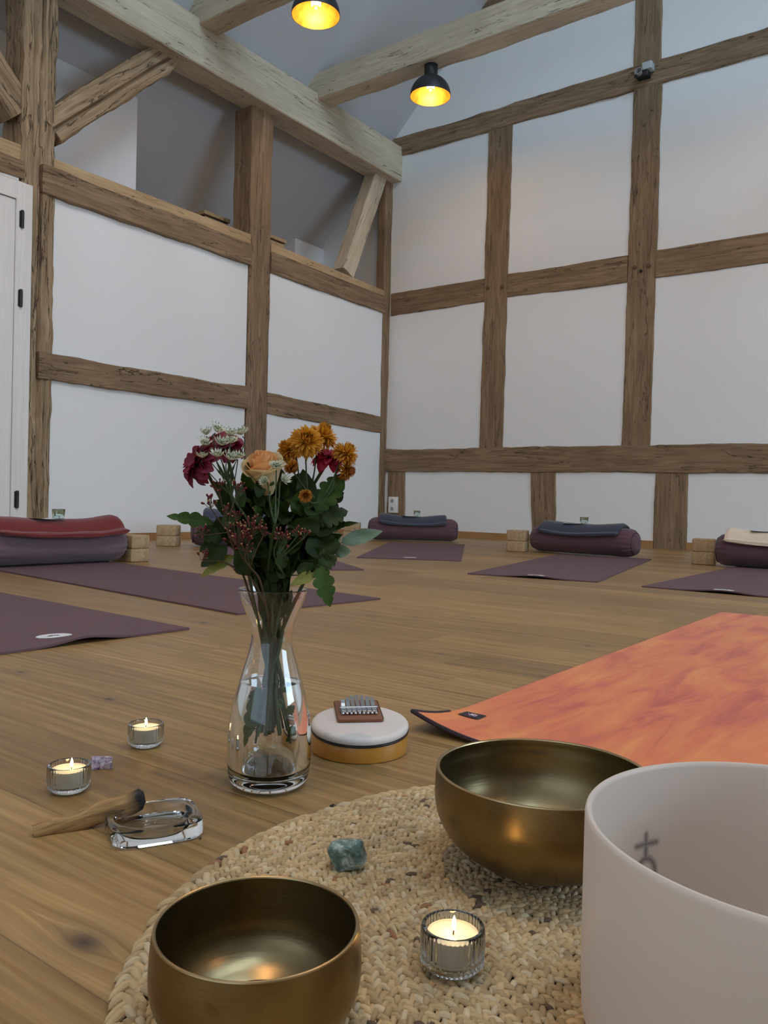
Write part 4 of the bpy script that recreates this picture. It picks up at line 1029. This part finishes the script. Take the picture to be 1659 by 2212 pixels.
# ------------------------------------------------------------------ bouquet
vw = Vector((VX-CAM[0], VY-CAM[1], 0)).normalized(); vr = Vector((vw.y, -vw.x, 0))
def V3(px, py, off=0.):
    """point on the upright plane through the bouquet, shifted by off metres towards the viewer"""
    pt = Vector((VX, VY, 0))-vw*off; d = Vector(ray(px, py)); c = Vector(CAM); t = (pt-c).dot(vw)/d.dot(vw); return c+d*t
TOC = -vw
def leafmat(name, a, b_, c, rough=.55):
    t = NT(name); n = t.noise(t.tc(), 35, 4); u = t.tc('UV'); ux_, uy_, _ = t.sep(u)
    vein = t.m('SUBTRACT', 1, t.m('DIVIDE', t.m('ABSOLUTE', t.m('SUBTRACT', uy_, .5)), .025), clamp=True)
    sv = t.m('SINE', t.m('MULTIPLY', t.m('ADD', ux_, t.m('MULTIPLY', t.m('ABSOLUTE', t.m('SUBTRACT', uy_, .5)), -.9)), 52))
    sv = t.m('MULTIPLY', t.m('SUBTRACT', sv, .8, clamp=True), 2.)
    cc = t.mix(n, a, b_); cc = t.mix(t.m('MULTIPLY', t.m('MAXIMUM', vein, sv), .55), cc, c)
    t.base(cc); t.set(Roughness=rough, Specular_IOR_Level=.22)
    tr = t.n('BsdfTranslucent'); t.l(cc, tr.inputs[0]); mx = t.n('MixShader'); mx.inputs[0].default_value = .25
    t.l(t.p.outputs[0], mx.inputs[1]); t.l(tr.outputs[0], mx.inputs[2]); t.l(mx.outputs[0], t.out.inputs['Surface'])
    t.bump(t.m('MAXIMUM', vein, sv), .3, .001); return t.mat
L_dark = leafmat('dark_green_leaf', (.014, .027, .005), (.034, .058, .012), (.06, .09, .025))
L_mid = leafmat('green_leaf', (.030, .070, .012), (.065, .115, .020), (.12, .17, .05))
L_pale = leafmat('grey_green_leaf', (.13, .20, .14), (.20, .29, .20), (.30, .38, .28), .6)
L_yel = leafmat('yellow_green_leaf', (.14, .15, .03), (.26, .25, .055), (.32, .30, .10))
def petalmat(name, a, b_, tr_=.3, sc=60, rough=.6):
    t = NT(name); n = t.noise(t.tc(), sc, 3); cc = t.mix(n, a, b_); t.base(cc); t.set(Roughness=rough)
    tr = t.n('BsdfTranslucent'); t.l(cc, tr.inputs[0]); mx = t.n('MixShader'); mx.inputs[0].default_value = tr_
    t.l(t.p.outputs[0], mx.inputs[1]); t.l(tr.outputs[0], mx.inputs[2]); t.l(mx.outputs[0], t.out.inputs['Surface']); return t.mat
P_gold = petalmat('golden_petal', (.55, .215, .012), (.78, .40, .03)); P_goldc = petalmat('rust_petal', (.26, .075, .01), (.50, .19, .02))
P_crim = petalmat('crimson_petal', (.15, .006, .022), (.26, .014, .045)); P_pink = petalmat('raspberry_petal', (.42, .015, .05), (.60, .04, .09))
P_rose = petalmat('apricot_petal', (.80, .40, .15), (.88, .55, .25), .35, 30); P_rose2 = petalmat('pale_rose_petal', (.74, .60, .30), (.80, .66, .40), .35, 30)
P_wh = petalmat('ivory_bract', (.58, .58, .42), (.78, .76, .60), .3); P_grt = petalmat('green_bract_tip', (.10, .17, .07), (.2, .28, .13), .2)
P_ber = petalmat('dark_red_bud', (.10, .009, .009), (.19, .020, .016), .1); P_btip = petalmat('yellow_bud_tip', (.55, .38, .12), (.72, .52, .2), .1)
M_stem = petalmat('green_stem', (.030, .055, .014), (.055, .09, .025), .05); M_stemb = petalmat('brown_stem', (.07, .035, .018), (.11, .06, .03), .02)
M_stemd = petalmat('thick_dark_stem', (.035, .04, .014), (.06, .065, .022), .03)

def grid_surface(mb, fn, nu, nv, m=0, uv=None, dbl=False):
    v = [fn(i/nu, j/nv) for i in range(nu+1) for j in range(nv+1)]
    f = [(i*(nv+1)+j, (i+1)*(nv+1)+j, (i+1)*(nv+1)+j+1, i*(nv+1)+j+1) for i in range(nu) for j in range(nv)]
    mb.add(v, f, m)
def leaf(base, tip, width, nrm=None, lobes=0, depth=.35, fold=.25, droop=.12, mat=L_dark, parent=None, stemto=None, name='leaf', twist=0., lobeshape=.6):
    base, tip = Vector(base), Vector(tip); L = (tip-base).length; X = (tip-base).normalized()
    nrm = Vector(nrm) if nrm is not None else TOC+Vector((0, 0, .5)); Z = (nrm-X*nrm.dot(X)).normalized(); Y = Z.cross(X)
    nu, nv = (40, 8) if lobes else (20, 6)
    def wf(u):
        w = sin(pi*min(1, max(0, u))**.75)**.85 if 0 < u < 1 else 0
        if lobes:
            ph = (u*lobes) % 1.; w *= 1-depth*(1-(sin(pi*ph))**lobeshape)
        else: w *= 1-.05*(1 if int(u*26) % 2 else 0)
        return w*width/2
    def fn(u, v):
        s = v*2-1; w = wf(u)
        if lobes: off = .14*L/lobes*abs(s)   # lobes point forward
        else: off = 0
        a = twist*u
        yv = s*w; zv = fold*abs(s)*w-droop*L*(u**2)+.12*w*sin(u*9+s*2)
        return base+X*(u*L+off*sin(pi*u))+(Y*cos(a)+Z*sin(a))*yv+(Z*cos(a)-Y*sin(a))*zv
    mb = MB(); grid_surface(mb, fn, nu, nv)
    if stemto is not None:
        q = Vector(stemto); mb.tube([base+X*L*.05, (base+q)/2+Z*.002, q], [.0006, .0007, .0009], 5)
    o = mb.build(name, mat, parent, True, True)
    me = o.data; ul = me.uv_layers.new(name='UVMap'); nn = (nu+1)*(nv+1)
    uvs = np.zeros((len(me.vertices), 2)); 
    for i in range(nu+1):
        for j in range(nv+1): uvs[i*(nv+1)+j] = (i/nu, j/nv)
    uvs[nn:] = (.0, .1)
    li = np.zeros(len(me.loops), dtype=np.int32); me.loops.foreach_get('vertex_index', li); ul.data.foreach_set('uv', uvs[li].astype(np.float32).ravel())
    return o
def crv(pts, n=6):
    P = [Vector(p) for p in pts]; P = [P[0]*2-P[1]]+P+[P[-1]*2-P[-2]]; out = []
    for i in range(1, len(P)-2):
        for k in range(n):
            t = k/n; a, b_, c, d_ = P[i-1], P[i], P[i+1], P[i+2]
            out.append(.5*((2*b_)+(-a+c)*t+(2*a-5*b_+4*c-d_)*t*t+(-a+3*b_-3*c+d_)*t**3))
    out.append(P[-2]); return out
def frame(ax):
    ax = Vector(ax).normalized(); a = ax.cross(Vector((0, 0, 1)) if abs(ax.z) < .9 else Vector((1, 0, 0))).normalized(); return a, ax.cross(a), ax
def place(mb, c, ax, spin=0.):
    a, b_, z = frame(ax); M_ = Matrix(((a.x, b_.x, z.x, c[0]), (a.y, b_.y, z.y, c[1]), (a.z, b_.z, z.z, c[2]), (0, 0, 0, 1))) @ Matrix.Rotation(spin, 4, 'Z'); return mb.xf(M_)
def strip_petal(mb, az, el, r0, L, w, curl, m=0, cup=.3, nu=6, zo_=0., tipw=.6, blunt=.5):
    """petal from the flower centre, local axis Z; az azimuth, el elevation above the flower plane"""
    ca_, sa_ = cos(az), sin(az)
    def fn(u, v):
        u = u**.8; s = v*2-1; ww = w/2*((.30+.70*sin(pi/2*u/.68)) if u < .68 else sqrt(max(.004, 1-((u-.68)/.325)**2)))
        e = el+curl*u; rad = r0+L*u*cos(e); z = zo_+L*u*sin(e)+cup*ww*s*s
        y = s*ww; return (rad*ca_-y*sa_, rad*sa_+y*ca_, z)
    grid_surface(mb, fn, nu, 2, m)
def chrys(r, dark=.3, seed=0):
    q = random.Random(seed); mb = MB(); n = 330
    for i in range(n):
        t = i/n; el = radians(88-100*t**.8); L = r*(.62+.38*t**.4)*q.uniform(.88, 1.06)
        strip_petal(mb, i*2.39996+q.gauss(0, .1), el+q.gauss(0, .08), r*.04, L, r*.15, -.25+q.gauss(0, .2) if t > .4 else .4, 1 if (t < dark or q.random() < .1) else 0, .7, 5, 0)
    return mb
def dahlia(r, n=26, seed=0, w=.42, layers=3):
    q = random.Random(seed); mb = MB()
    for k in range(layers):
        nn = int(n/layers)+k*2
        for i in range(nn):
            strip_petal(mb, 2*pi*i/nn+k*.35+q.gauss(0, .08), radians(62-28*k)+q.gauss(0, .12), r*.06, r*(.62+.17*k)*q.uniform(.9, 1.1), r*w*q.uniform(.85, 1.15), -.5-.35*q.random(), 0, .5, 7, 0, blunt=.7)
    for i in range(40): strip_petal(mb, i*2.4, radians(85-i), .0, r*.25, r*.08, 0, 0, 0, 2)
    return mb
def astrantia(r, seed=0):
    q = random.Random(seed); mb = MB(); n = 15
    for i in range(n):
        az = 2*pi*i/n+q.gauss(0, .05); el = radians(34+q.gauss(0, 7)); L = r*q.uniform(.9, 1.08); w = r*.30
        def fn(u, v, m=0):
            s = v*2-1; ww = w/2*(1-u**2.2)*(.55+.9*u if u < .5 else 1)+.00001; rad = r*.1+L*u*cos(el+.2*u); return (rad*cos(az)-s*ww*sin(az), rad*sin(az)+s*ww*cos(az), L*u*sin(el+.2*u)+.2*ww*s*s)
        v = [fn(u, k/2) for u in (0, .2, .4, .6, .8, .9, 1.) for k in range(3)]
        f = [(a*3+c, (a+1)*3+c, (a+1)*3+c+1, a*3+c+1) for a in range(6) for c in range(2)]
        b0 = len(mb.v); mb.add(v, f, 0)
        for k in range(2): mb.m[-1-k] = 1; mb.m[-3-k] = 1
    for i in range(46):
        t = i/46; az = i*2.4; el = radians(88-58*t); L = r*(.52+.06*q.random()); e = Vector((cos(az)*cos(el), sin(az)*cos(el), sin(el)))
        mb.tube([e*r*.08, e*L], [r*.012, r*.02], 3, 1 if i % 3 else 0); mb.ball(tuple(e*L), r*.055, 5, 3, 0 if i % 3 else 1)
    return mb
def rose(r, seed=0):
    q = random.Random(seed); mb = MB()
    for i in range(24):
        t = i/23; ph = i*2.39996; R0 = r*(.10+.56*t**.85); Hh = r*(1.95-.35*t)*q.uniform(.96, 1.04); wr_ = radians(74-14*t); out = max(0, t-.45)*1.1*q.uniform(.7, 1.25)
        m = 1 if t > .72 else 0
        def fn(u, v):
            s = v*2-1; a = ph+s*wr_; z = Hh*u*(1-.16*abs(s)**2.2*u)
            rad = R0*(.30+.70*sin(min(1., u*1.15)*pi*.5))*(1+.05*s)
            curl = out*max(0, u-.62)**1.5*r*2.6
            rad += curl; z -= curl*.55*(u > .6)
            wv = 1+.03*sin(a*5+seed); return (rad*cos(a)*wv, rad*sin(a)*wv, z-r*.75)
        grid_surface(mb, fn, 9, 8, m)
    return mb
NECK = .1743
def stem_pts(top, k, nr=.013, br=.031, zb=.062, bend=0.):
    a = 2.4*k; no = Vector((cos(a), sin(a), 0))*nr*sqrt(((k*7) % 10+1)/10); neck = Vector((VX, VY, NECK))+no
    bo = Vector((VX, VY, zb))-Vector((cos(a+.5), sin(a+.5), 0))*br*(.4+.6*((k*5) % 7)/7)
    mid = (neck+Vector(top))/2+(neck-bo).normalized()*.022
    mid.x += bend*vr.x; mid.y += bend*vr.y
    return crv([bo, (bo+neck)/2, neck, mid, Vector(top)], 7), neck, bo
def stem(parent, top, k, r0=.0019, r1=.0014, mat=M_stem, **kw):
    pts, neck, bo = stem_pts(top, k, **kw); n = len(pts)
    b = MB(); b.tube(pts, [r0+(r1-r0)*i/(n-1) for i in range(n)], 8); b.build('stem', mat, parent, True, True); return pts
def plant(name, label, cat, bo, group=None):
    return thing(name, label, cat, bo, 0, group)
def near(pts, p): p = Vector(p); return min(pts, key=lambda q: (q-p).length+max(0, q.z-p.z)*2)
SC = 1815.0
def px(n): return n/SC
GF = 'cut flowers in the glass vase'

# crimson flowers at the left
def single(name, label, cat, c, axd, mesh, mats, k, **kw):
    c = Vector(c); axd = Vector(axd).normalized(); base = c-axd*kw.pop('back', .004)
    pts, neck, bo = stem_pts(base, k, **{a: kw[a] for a in kw if a in ('nr', 'br', 'zb', 'bend')})
    t = plant(name, label, cat, bo, GF)
    n = len(pts); b = MB(); r0 = kw.get('r0', .002); r1 = kw.get('r1', .0015); b.tube(pts, [1.25*(r0+(r1-r0)*i/(n-1)) for i in range(n)], 8); b.build('stem', kw.get('smat', M_stem), t, True, True)
    place(mesh, c, axd, kw.get('spin', 0)).build('bloom', mats, t, True, True)
    return t, pts
up = Vector((0, 0, 1))
tA, sA = single('crimson_dahlia', 'crimson flower with broad petals at the far left of the bouquet', 'flower', V3(432, 1000, .012), -vr*.75+up*.35+TOC*.35, dahlia(.0285, 30, 1, .62), [P_crim], 1)
tB, sB = single('crimson_dahlia', 'crimson flower behind the white starry flowers', 'flower', V3(488, 962, -.016), up*.8+TOC*.35+vr*.2, dahlia(.0265, 28, 2, .6), [P_crim], 2)
tC, sC = single('rose', 'apricot yellow rose in the centre of the bouquet', 'rose', V3(573, 1032, .022), up*.82+TOC*.42-vr*.18, rose(.0275, 3), [P_rose, P_rose2], 3, r0=.0024, r1=.0022, back=.012)
b = MB()
for k in range(5): strip_petal(b, 2*pi*k/5, radians(-8), .002, .017, .007, .9, 0, .3, 6, -.0115, blunt=.6)
place(b, V3(573, 1032, .022), up*.82+TOC*.42-vr*.18).build('sepals', L_mid, tC, True, True)
tF, sF = single('raspberry_dahlia', 'raspberry red flower behind the yellow chrysanthemums', 'flower', V3(709, 990, -.014), up*.7+TOC*.3+vr*.1, dahlia(.0215, 28, 5, .6), [P_pink], 4)
# chrysanthemum sprays
def spray(name, label, cat, k, node, blooms, meshfn, mats, smat=M_stem, r1=.0009, r0=.0024, bn='bloom', **kw):
    """node: branching point; blooms: (centre, axis, radius, seed)"""
    pts, neck, bo = stem_pts(node, k, **kw); t = plant(name, label, cat, bo, GF)
    n = len(pts); b = MB(); b.tube(pts, [r0+(.0015-r0)*i/(n-1) for i in range(n)], 8)
    node = Vector(node)
    for (c, axd, r_, sd) in blooms:
        c = Vector(c); axd = Vector(axd).normalized(); e = c-axd*r_*.15
        b.tube(crv([node, node*.55+e*.45+up*-.004+(e-node).cross(up)*.03, e-axd*r_*.6, e], 5), [.0013]*5+[r1]*11, 6)
    b.build('stem', smat, t, True, True)
    for (c, axd, r_, sd) in blooms:
        place(meshfn(r_, sd), c, axd, sd).build(bn, mats, t, True, True)
    return t, pts
tD, sD = spray('chrysanthemum', 'tall spray of golden yellow chrysanthemums at the upper right', 'chrysanthemum', 5, V3(665, 1075, 0),
    [(V3(661, 955, .018), TOC*.9+up*.45, .0205, 1), (V3(695, 944, -.006), TOC*.4+up*.8+vr*.3, .0200, 2), (V3(625, 972, .006), TOC*.55+up*.45-vr*.6, .0160, 3)],
    lambda r_, s_: chrys(r_, .18, s_), [P_gold, P_goldc])
tE, sE = spray('chrysanthemum', 'side spray of smaller chrysanthemums at the right of the bouquet', 'chrysanthemum', 6, V3(690, 1085, .006),
    [(V3(746, 981, .01), TOC*.4+up*.75+vr*.45, .0165, 4), (V3(747, 1016, .004), vr*.8+up*-.1+TOC*.3, .0130, 5), (V3(660, 1071, .040), TOC*.8+up*.2, .0080, 6), (V3(629, 1008, .024), TOC*.3-up*.4+vr*.4, .0095, 7)],
    lambda r_, s_: chrys(r_, .55 if s_ > 4 else .25, s_), [P_gold, P_goldc])
# astrantias
ast = [(446, 939), (467, 932), (498, 941), (523, 939), (441, 961), (477, 962), (499, 957), (437, 989), (469, 986), (495, 992), (514, 990)]
q_ = random.Random(4)
def abl(lst, r_, off):
    return [(V3(x, y, off+q_.uniform(-.012, .012)), up*.8+TOC*q_.uniform(.1, .6)+vr*q_.uniform(-.5, .5), r_*1.26*q_.uniform(.85, 1.08), i+3) for i, (x, y) in enumerate(lst)]
spray('astrantia', 'tall spray of starry ivory astrantias at the upper left', 'flower', 7, V3(492, 1040, .018), abl(ast[:6], .0098, .018), astrantia, [P_wh, P_grt], r1=.0006, r0=.0018)
spray('astrantia', 'lower spray of ivory astrantias before the crimson flowers', 'flower', 8, V3(500, 1070, .03), abl(ast[6:], .0094, .030), astrantia, [P_wh, P_grt], r1=.0006, r0=.0018)
spray('astrantia', 'small ivory astrantia sprig in front of the apricot rose', 'flower', 9, V3(594, 1130, .058), [(V3(597, 1012, .058), up*.8+TOC*.5, .0125, 31), (V3(573, 1041, .056), up*.4+TOC*.7-vr*.4, .0085, 32), (V3(612, 1038, .056), up*.4+TOC*.7+vr*.5, .0092, 33)], astrantia, [P_wh, P_grt], r1=.0007, r0=.0017)
# berry sprays
def berries(name_label, k, node, clusters, seed, smat=M_stemb, per=16):
    q = random.Random(seed); pts, neck, bo = stem_pts(node, k, nr=.016); t = plant('berry_spray', name_label, 'berry spray', bo, GF)
    n = len(pts); b = MB(); b.tube(pts, [.0018-.0006*i/(n-1) for i in range(n)], 6); node = Vector(node); bb_ = MB()
    for c, r_, m_ in clusters:
        c = Vector(c); e = c-up*r_*.8
        b.tube(crv([node, (node+e)/2+(e-node).cross(up).normalized()*.003, e], 4), .0006, 5)
        for i in range(m_):
            d_ = Vector((q.gauss(0, 1), q.gauss(0, 1), q.gauss(.25, .8))).normalized()*r_*q.uniform(.35, 1.05); p = c+d_
            b.tube([e, (e+p)/2+Vector((0, 0, -.001)), p], [.0004, .0003, .0003], 4, cap=False)
            o_ = (d_+up*r_*.5).normalized(); s_ = q.uniform(.0010, .0017)
            bb_.tube([p, p+o_*s_*.9, p+o_*s_*2.2, p+o_*s_*2.8], [s_*.3, s_*.8, s_*.9, s_*.35], 6, 0)
            if q.random() < .55: bb_.ball(tuple(p+o_*s_*2.8), s_*.5, 5, 3, 1)
    b.build('stem', smat, t, True, True); o = bb_.build('buds', [P_ber, P_btip], t, True, True); o['kind'] = 'stuff'
    return t
berries('dense spray of dark red buds low in the middle of the bouquet', 10, V3(540, 1225, .045), [(V3(513, 1158, .056), px(26), 42), (V3(541, 1138, .052), px(24), 36), (V3(531, 1176, .054), px(18), 20), (V3(569, 1146, .05), px(13), 12)], 1)
berries('spray of dark red buds with green forked stem at the centre right', 11, V3(596, 1215, .052), [(V3(600, 1156, .058), px(11), 10), (V3(617, 1163, .058), px(15), 18), (V3(640, 1152, .056), px(11), 11), (V3(656, 1155, .056), px(9), 8)], 2, M_stem)
berries('thin spray of dark red buds along the left side', 12, V3(492, 1150, .03), [(V3(455, 1086, .032), px(13), 14), (V3(474, 1052, .03), px(14), 15), (V3(491, 1104, .034), px(13), 14), (V3(514, 1052, .04), px(12), 12), (V3(437, 1148, .034), px(11), 10), (V3(512, 1115, .04), px(11), 10)], 3)
berries('drooping sprig of dark red buds at the lower left', 13, V3(480, 1212, .03), [(V3(437, 1202, .036), px(12), 9)], 4)
# foliage
def foliage(label, k, node, leaves, mat=L_dark, r0=.0022, smat=M_stemd, **kw):
    pts, neck, bo = stem_pts(node, k, **kw); t = plant('leafy_stem', label, 'foliage', bo, GF)
    n = len(pts); b = MB(); b.tube(pts, [1.35*(r0-(r0-.0012)*i/(n-1)) for i in range(n)], 8); b.build('stem', smat, t, True, True)
    for lf in leaves:
        (bx_, by_, bo_), (tx_, ty_, to_), w_, lob, mt_ = lf[:5]; nr_ = lf[5] if len(lf) > 5 else None
        bs = V3(bx_, by_, bo_); leaf(bs, V3(tx_, ty_, to_), px(w_), nr_, lob, mat=mt_ or mat, parent=t, stemto=near(pts, bs))
    return t, pts
foliage('leafy branch reaching out to the left with lobed leaves', 14, V3(480, 1160, .0), [
    ((462, 1133, .01), (361, 1110, .02), 34, 4, L_mid), ((478, 1160, .02), (424, 1150, .03), 40, 3, None), ((485, 1150, .0), (430, 1190, .01), 34, 3, None),
    ((490, 1180, .02), (433, 1222, .03), 42, 4, None), ((505, 1200, .02), (432, 1243, .035), 26, 0, L_yel), ((500, 1120, -.01), (453, 1160, 0), 40, 0, None), ((500, 1080, -.01), (462, 1040, 0), 36, 0, None)])
foliage('leafy branch with large leaves at the right of the bouquet', 15, V3(680, 1130, .0), [
    ((683, 1105, .01), (744, 1018, .0), 58, 5, L_mid), ((678, 1128, .015), (752, 1100, .01), 60, 5, None), ((680, 1140, .0), (745, 1030, -.02), 50, 4, None),
    ((690, 1160, .02), (706, 1090, .0), 66, 0, None), ((700, 1210, .025), (690, 1140, .01), 74, 0, None), ((680, 1080, -.01), (745, 1060, -.02), 50, 4, None), ((668, 1100, .01), (655, 1010, .0), 46, 0, None)])
foliage('hanging lobed leaf stem at the lower right over the vase lip', 16, V3(688, 1222, .03), [
    ((690, 1222, .03), (713, 1310, .045), 46, 4, L_mid, TOC), ((690, 1225, .03), (728, 1200, .03), 40, 4, None), ((680, 1240, .03), (628, 1262, .045), 26, 0, L_yel)], nr=.017)
foliage('grey green sprig sticking out at the right, before the far bolster', 17, V3(700, 1195, .0), [
    ((737, 1172, .01), (826, 1145, .02), 34, 0, L_pale, TOC+up*.3), ((722, 1190, .01), (757, 1190, .02), 30, 0, L_pale, TOC), ((712, 1180, .01), (735, 1150, .0), 26, 0, L_pale, TOC)], smat=M_stem, nr=.015)
qq = random.Random(21); mass = []
for i in range(150):
    a = qq.uniform(0, 2*pi); rr = sqrt(qq.random()); bx_ = 590+92*rr*cos(a); by_ = 1160+108*rr*sin(a)
    if by_ > 1170: bx_ = 592+(bx_-590)*max(.45, 1-(by_-1170)/150)
    dx = (bx_-585)*.35+qq.gauss(0, 16); dy = -qq.uniform(30, 62)
    if abs(bx_-585) > 60: dx *= 1.2; dy *= .7
    mass.append(((bx_, by_, qq.uniform(-.045, .035)), (bx_+dx, by_+dy, qq.uniform(-.045, .035)), qq.uniform(24, 46), qq.choice([0, 0, 0, 4]), L_dark if qq.random() < .8 else L_mid, TOC+up*qq.uniform(-.2, .9)+vr*qq.uniform(-.9, .9)))
for i in range(30):
    bx_ = qq.uniform(535, 650); by_ = qq.uniform(1195, 1262)
    mass.append(((bx_, by_, qq.uniform(-.03, .035)), (bx_+(bx_-592)*.75+qq.gauss(0, 8), by_-qq.uniform(22, 55), qq.uniform(-.03, .04)), qq.uniform(26, 44), qq.choice([0, 0, 4]), L_dark, TOC+up*qq.uniform(-.2, .8)+vr*qq.uniform(-.8, .8)))
for i in range(46):
    by_ = qq.uniform(1215, 1345); hw_ = 42 if by_ < 1270 else 30; bx_ = 592+qq.uniform(-hw_, hw_)*.8
    mass.append(((bx_, by_, qq.uniform(-.018, .02)), (bx_+(bx_-592)*.55+qq.gauss(0, 6), by_-qq.uniform(40, 80), qq.uniform(-.022, .025)), qq.uniform(14, 26), 0, L_dark, TOC+up*qq.uniform(-.2, .6)+vr*qq.uniform(-.9, .9)))
foliage('dense dark leafy stem filling the left half of the bouquet', 18, V3(560, 1120, -.01), [m_ for m_ in mass if m_[0][0] < 570])
foliage('dense dark leafy stem filling the middle of the bouquet', 19, V3(600, 1100, -.02), [m_ for m_ in mass if 570 <= m_[0][0] < 620])
foliage('dense dark leafy stem filling the right half of the bouquet', 20, V3(640, 1110, -.02), [m_ for m_ in mass if m_[0][0] >= 620])
# thick cut stem at the right under water, and submerged leaves
tS = plant('leafy_stem', 'thick stem leaning right inside the vase, jagged leaves under water', 'foliage', V3(648, 1610, .0), GF)
tp = crv([V3(647, 1612, .0), V3(632, 1550, .0), V3(612, 1480, .0), V3(592, 1380, .0), V3(600, 1280, .0), V3(612, 1200, -.01)], 6)
b = MB(); b.tube(tp, [.0031, .003]+[.0028]*(len(tp)-3)+[.002], 10); b.build('stem', M_stemd, tS, True, True)
for (a, c, w_, lb) in (((628, 1540, .006), (655, 1525, .010), 16, 4), ((618, 1510, .004), (598, 1530, .012), 16, 4), ((640, 1575, .002), (664, 1590, .008), 18, 3), ((641, 1598, .0), (630, 1608, .006), 8, 0), ((612, 1488, .004), (638, 1478, .012), 16, 3)):
    leaf(V3(*a), V3(*c), px(w_*1.5), TOC, lb, mat=L_mid, parent=tS, stemto=near(tp, V3(*a)))
tS2 = plant('leafy_stem', 'stem with long serrated leaf under water at the left inside the vase', 'foliage', V3(538, 1612, .0), GF)
tp = crv([V3(541, 1612, .004), V3(556, 1540, .004), V3(570, 1470, .0), V3(583, 1385, .0), V3(580, 1280, .0), V3(570, 1190, -.02)], 6)
b = MB(); b.tube(tp, [.0019]*len(tp), 8); b.build('stem', M_stemb, tS2, True, True)
for (a, c, w_, lb) in (((556, 1478, .014), (512, 1622, .018), 28, 5), ((525, 1575, .018), (573, 1552, .024), 9, 0), ((535, 1556, .014), (565, 1535, .014), 9, 0), ((545, 1490, .01), (533, 1520, .01), 22, 3)):
    leaf(V3(*a), V3(*c), px(w_*1.3), TOC, lb, mat=L_mid, parent=tS2, stemto=near(tp, V3(*a)), droop=.02)
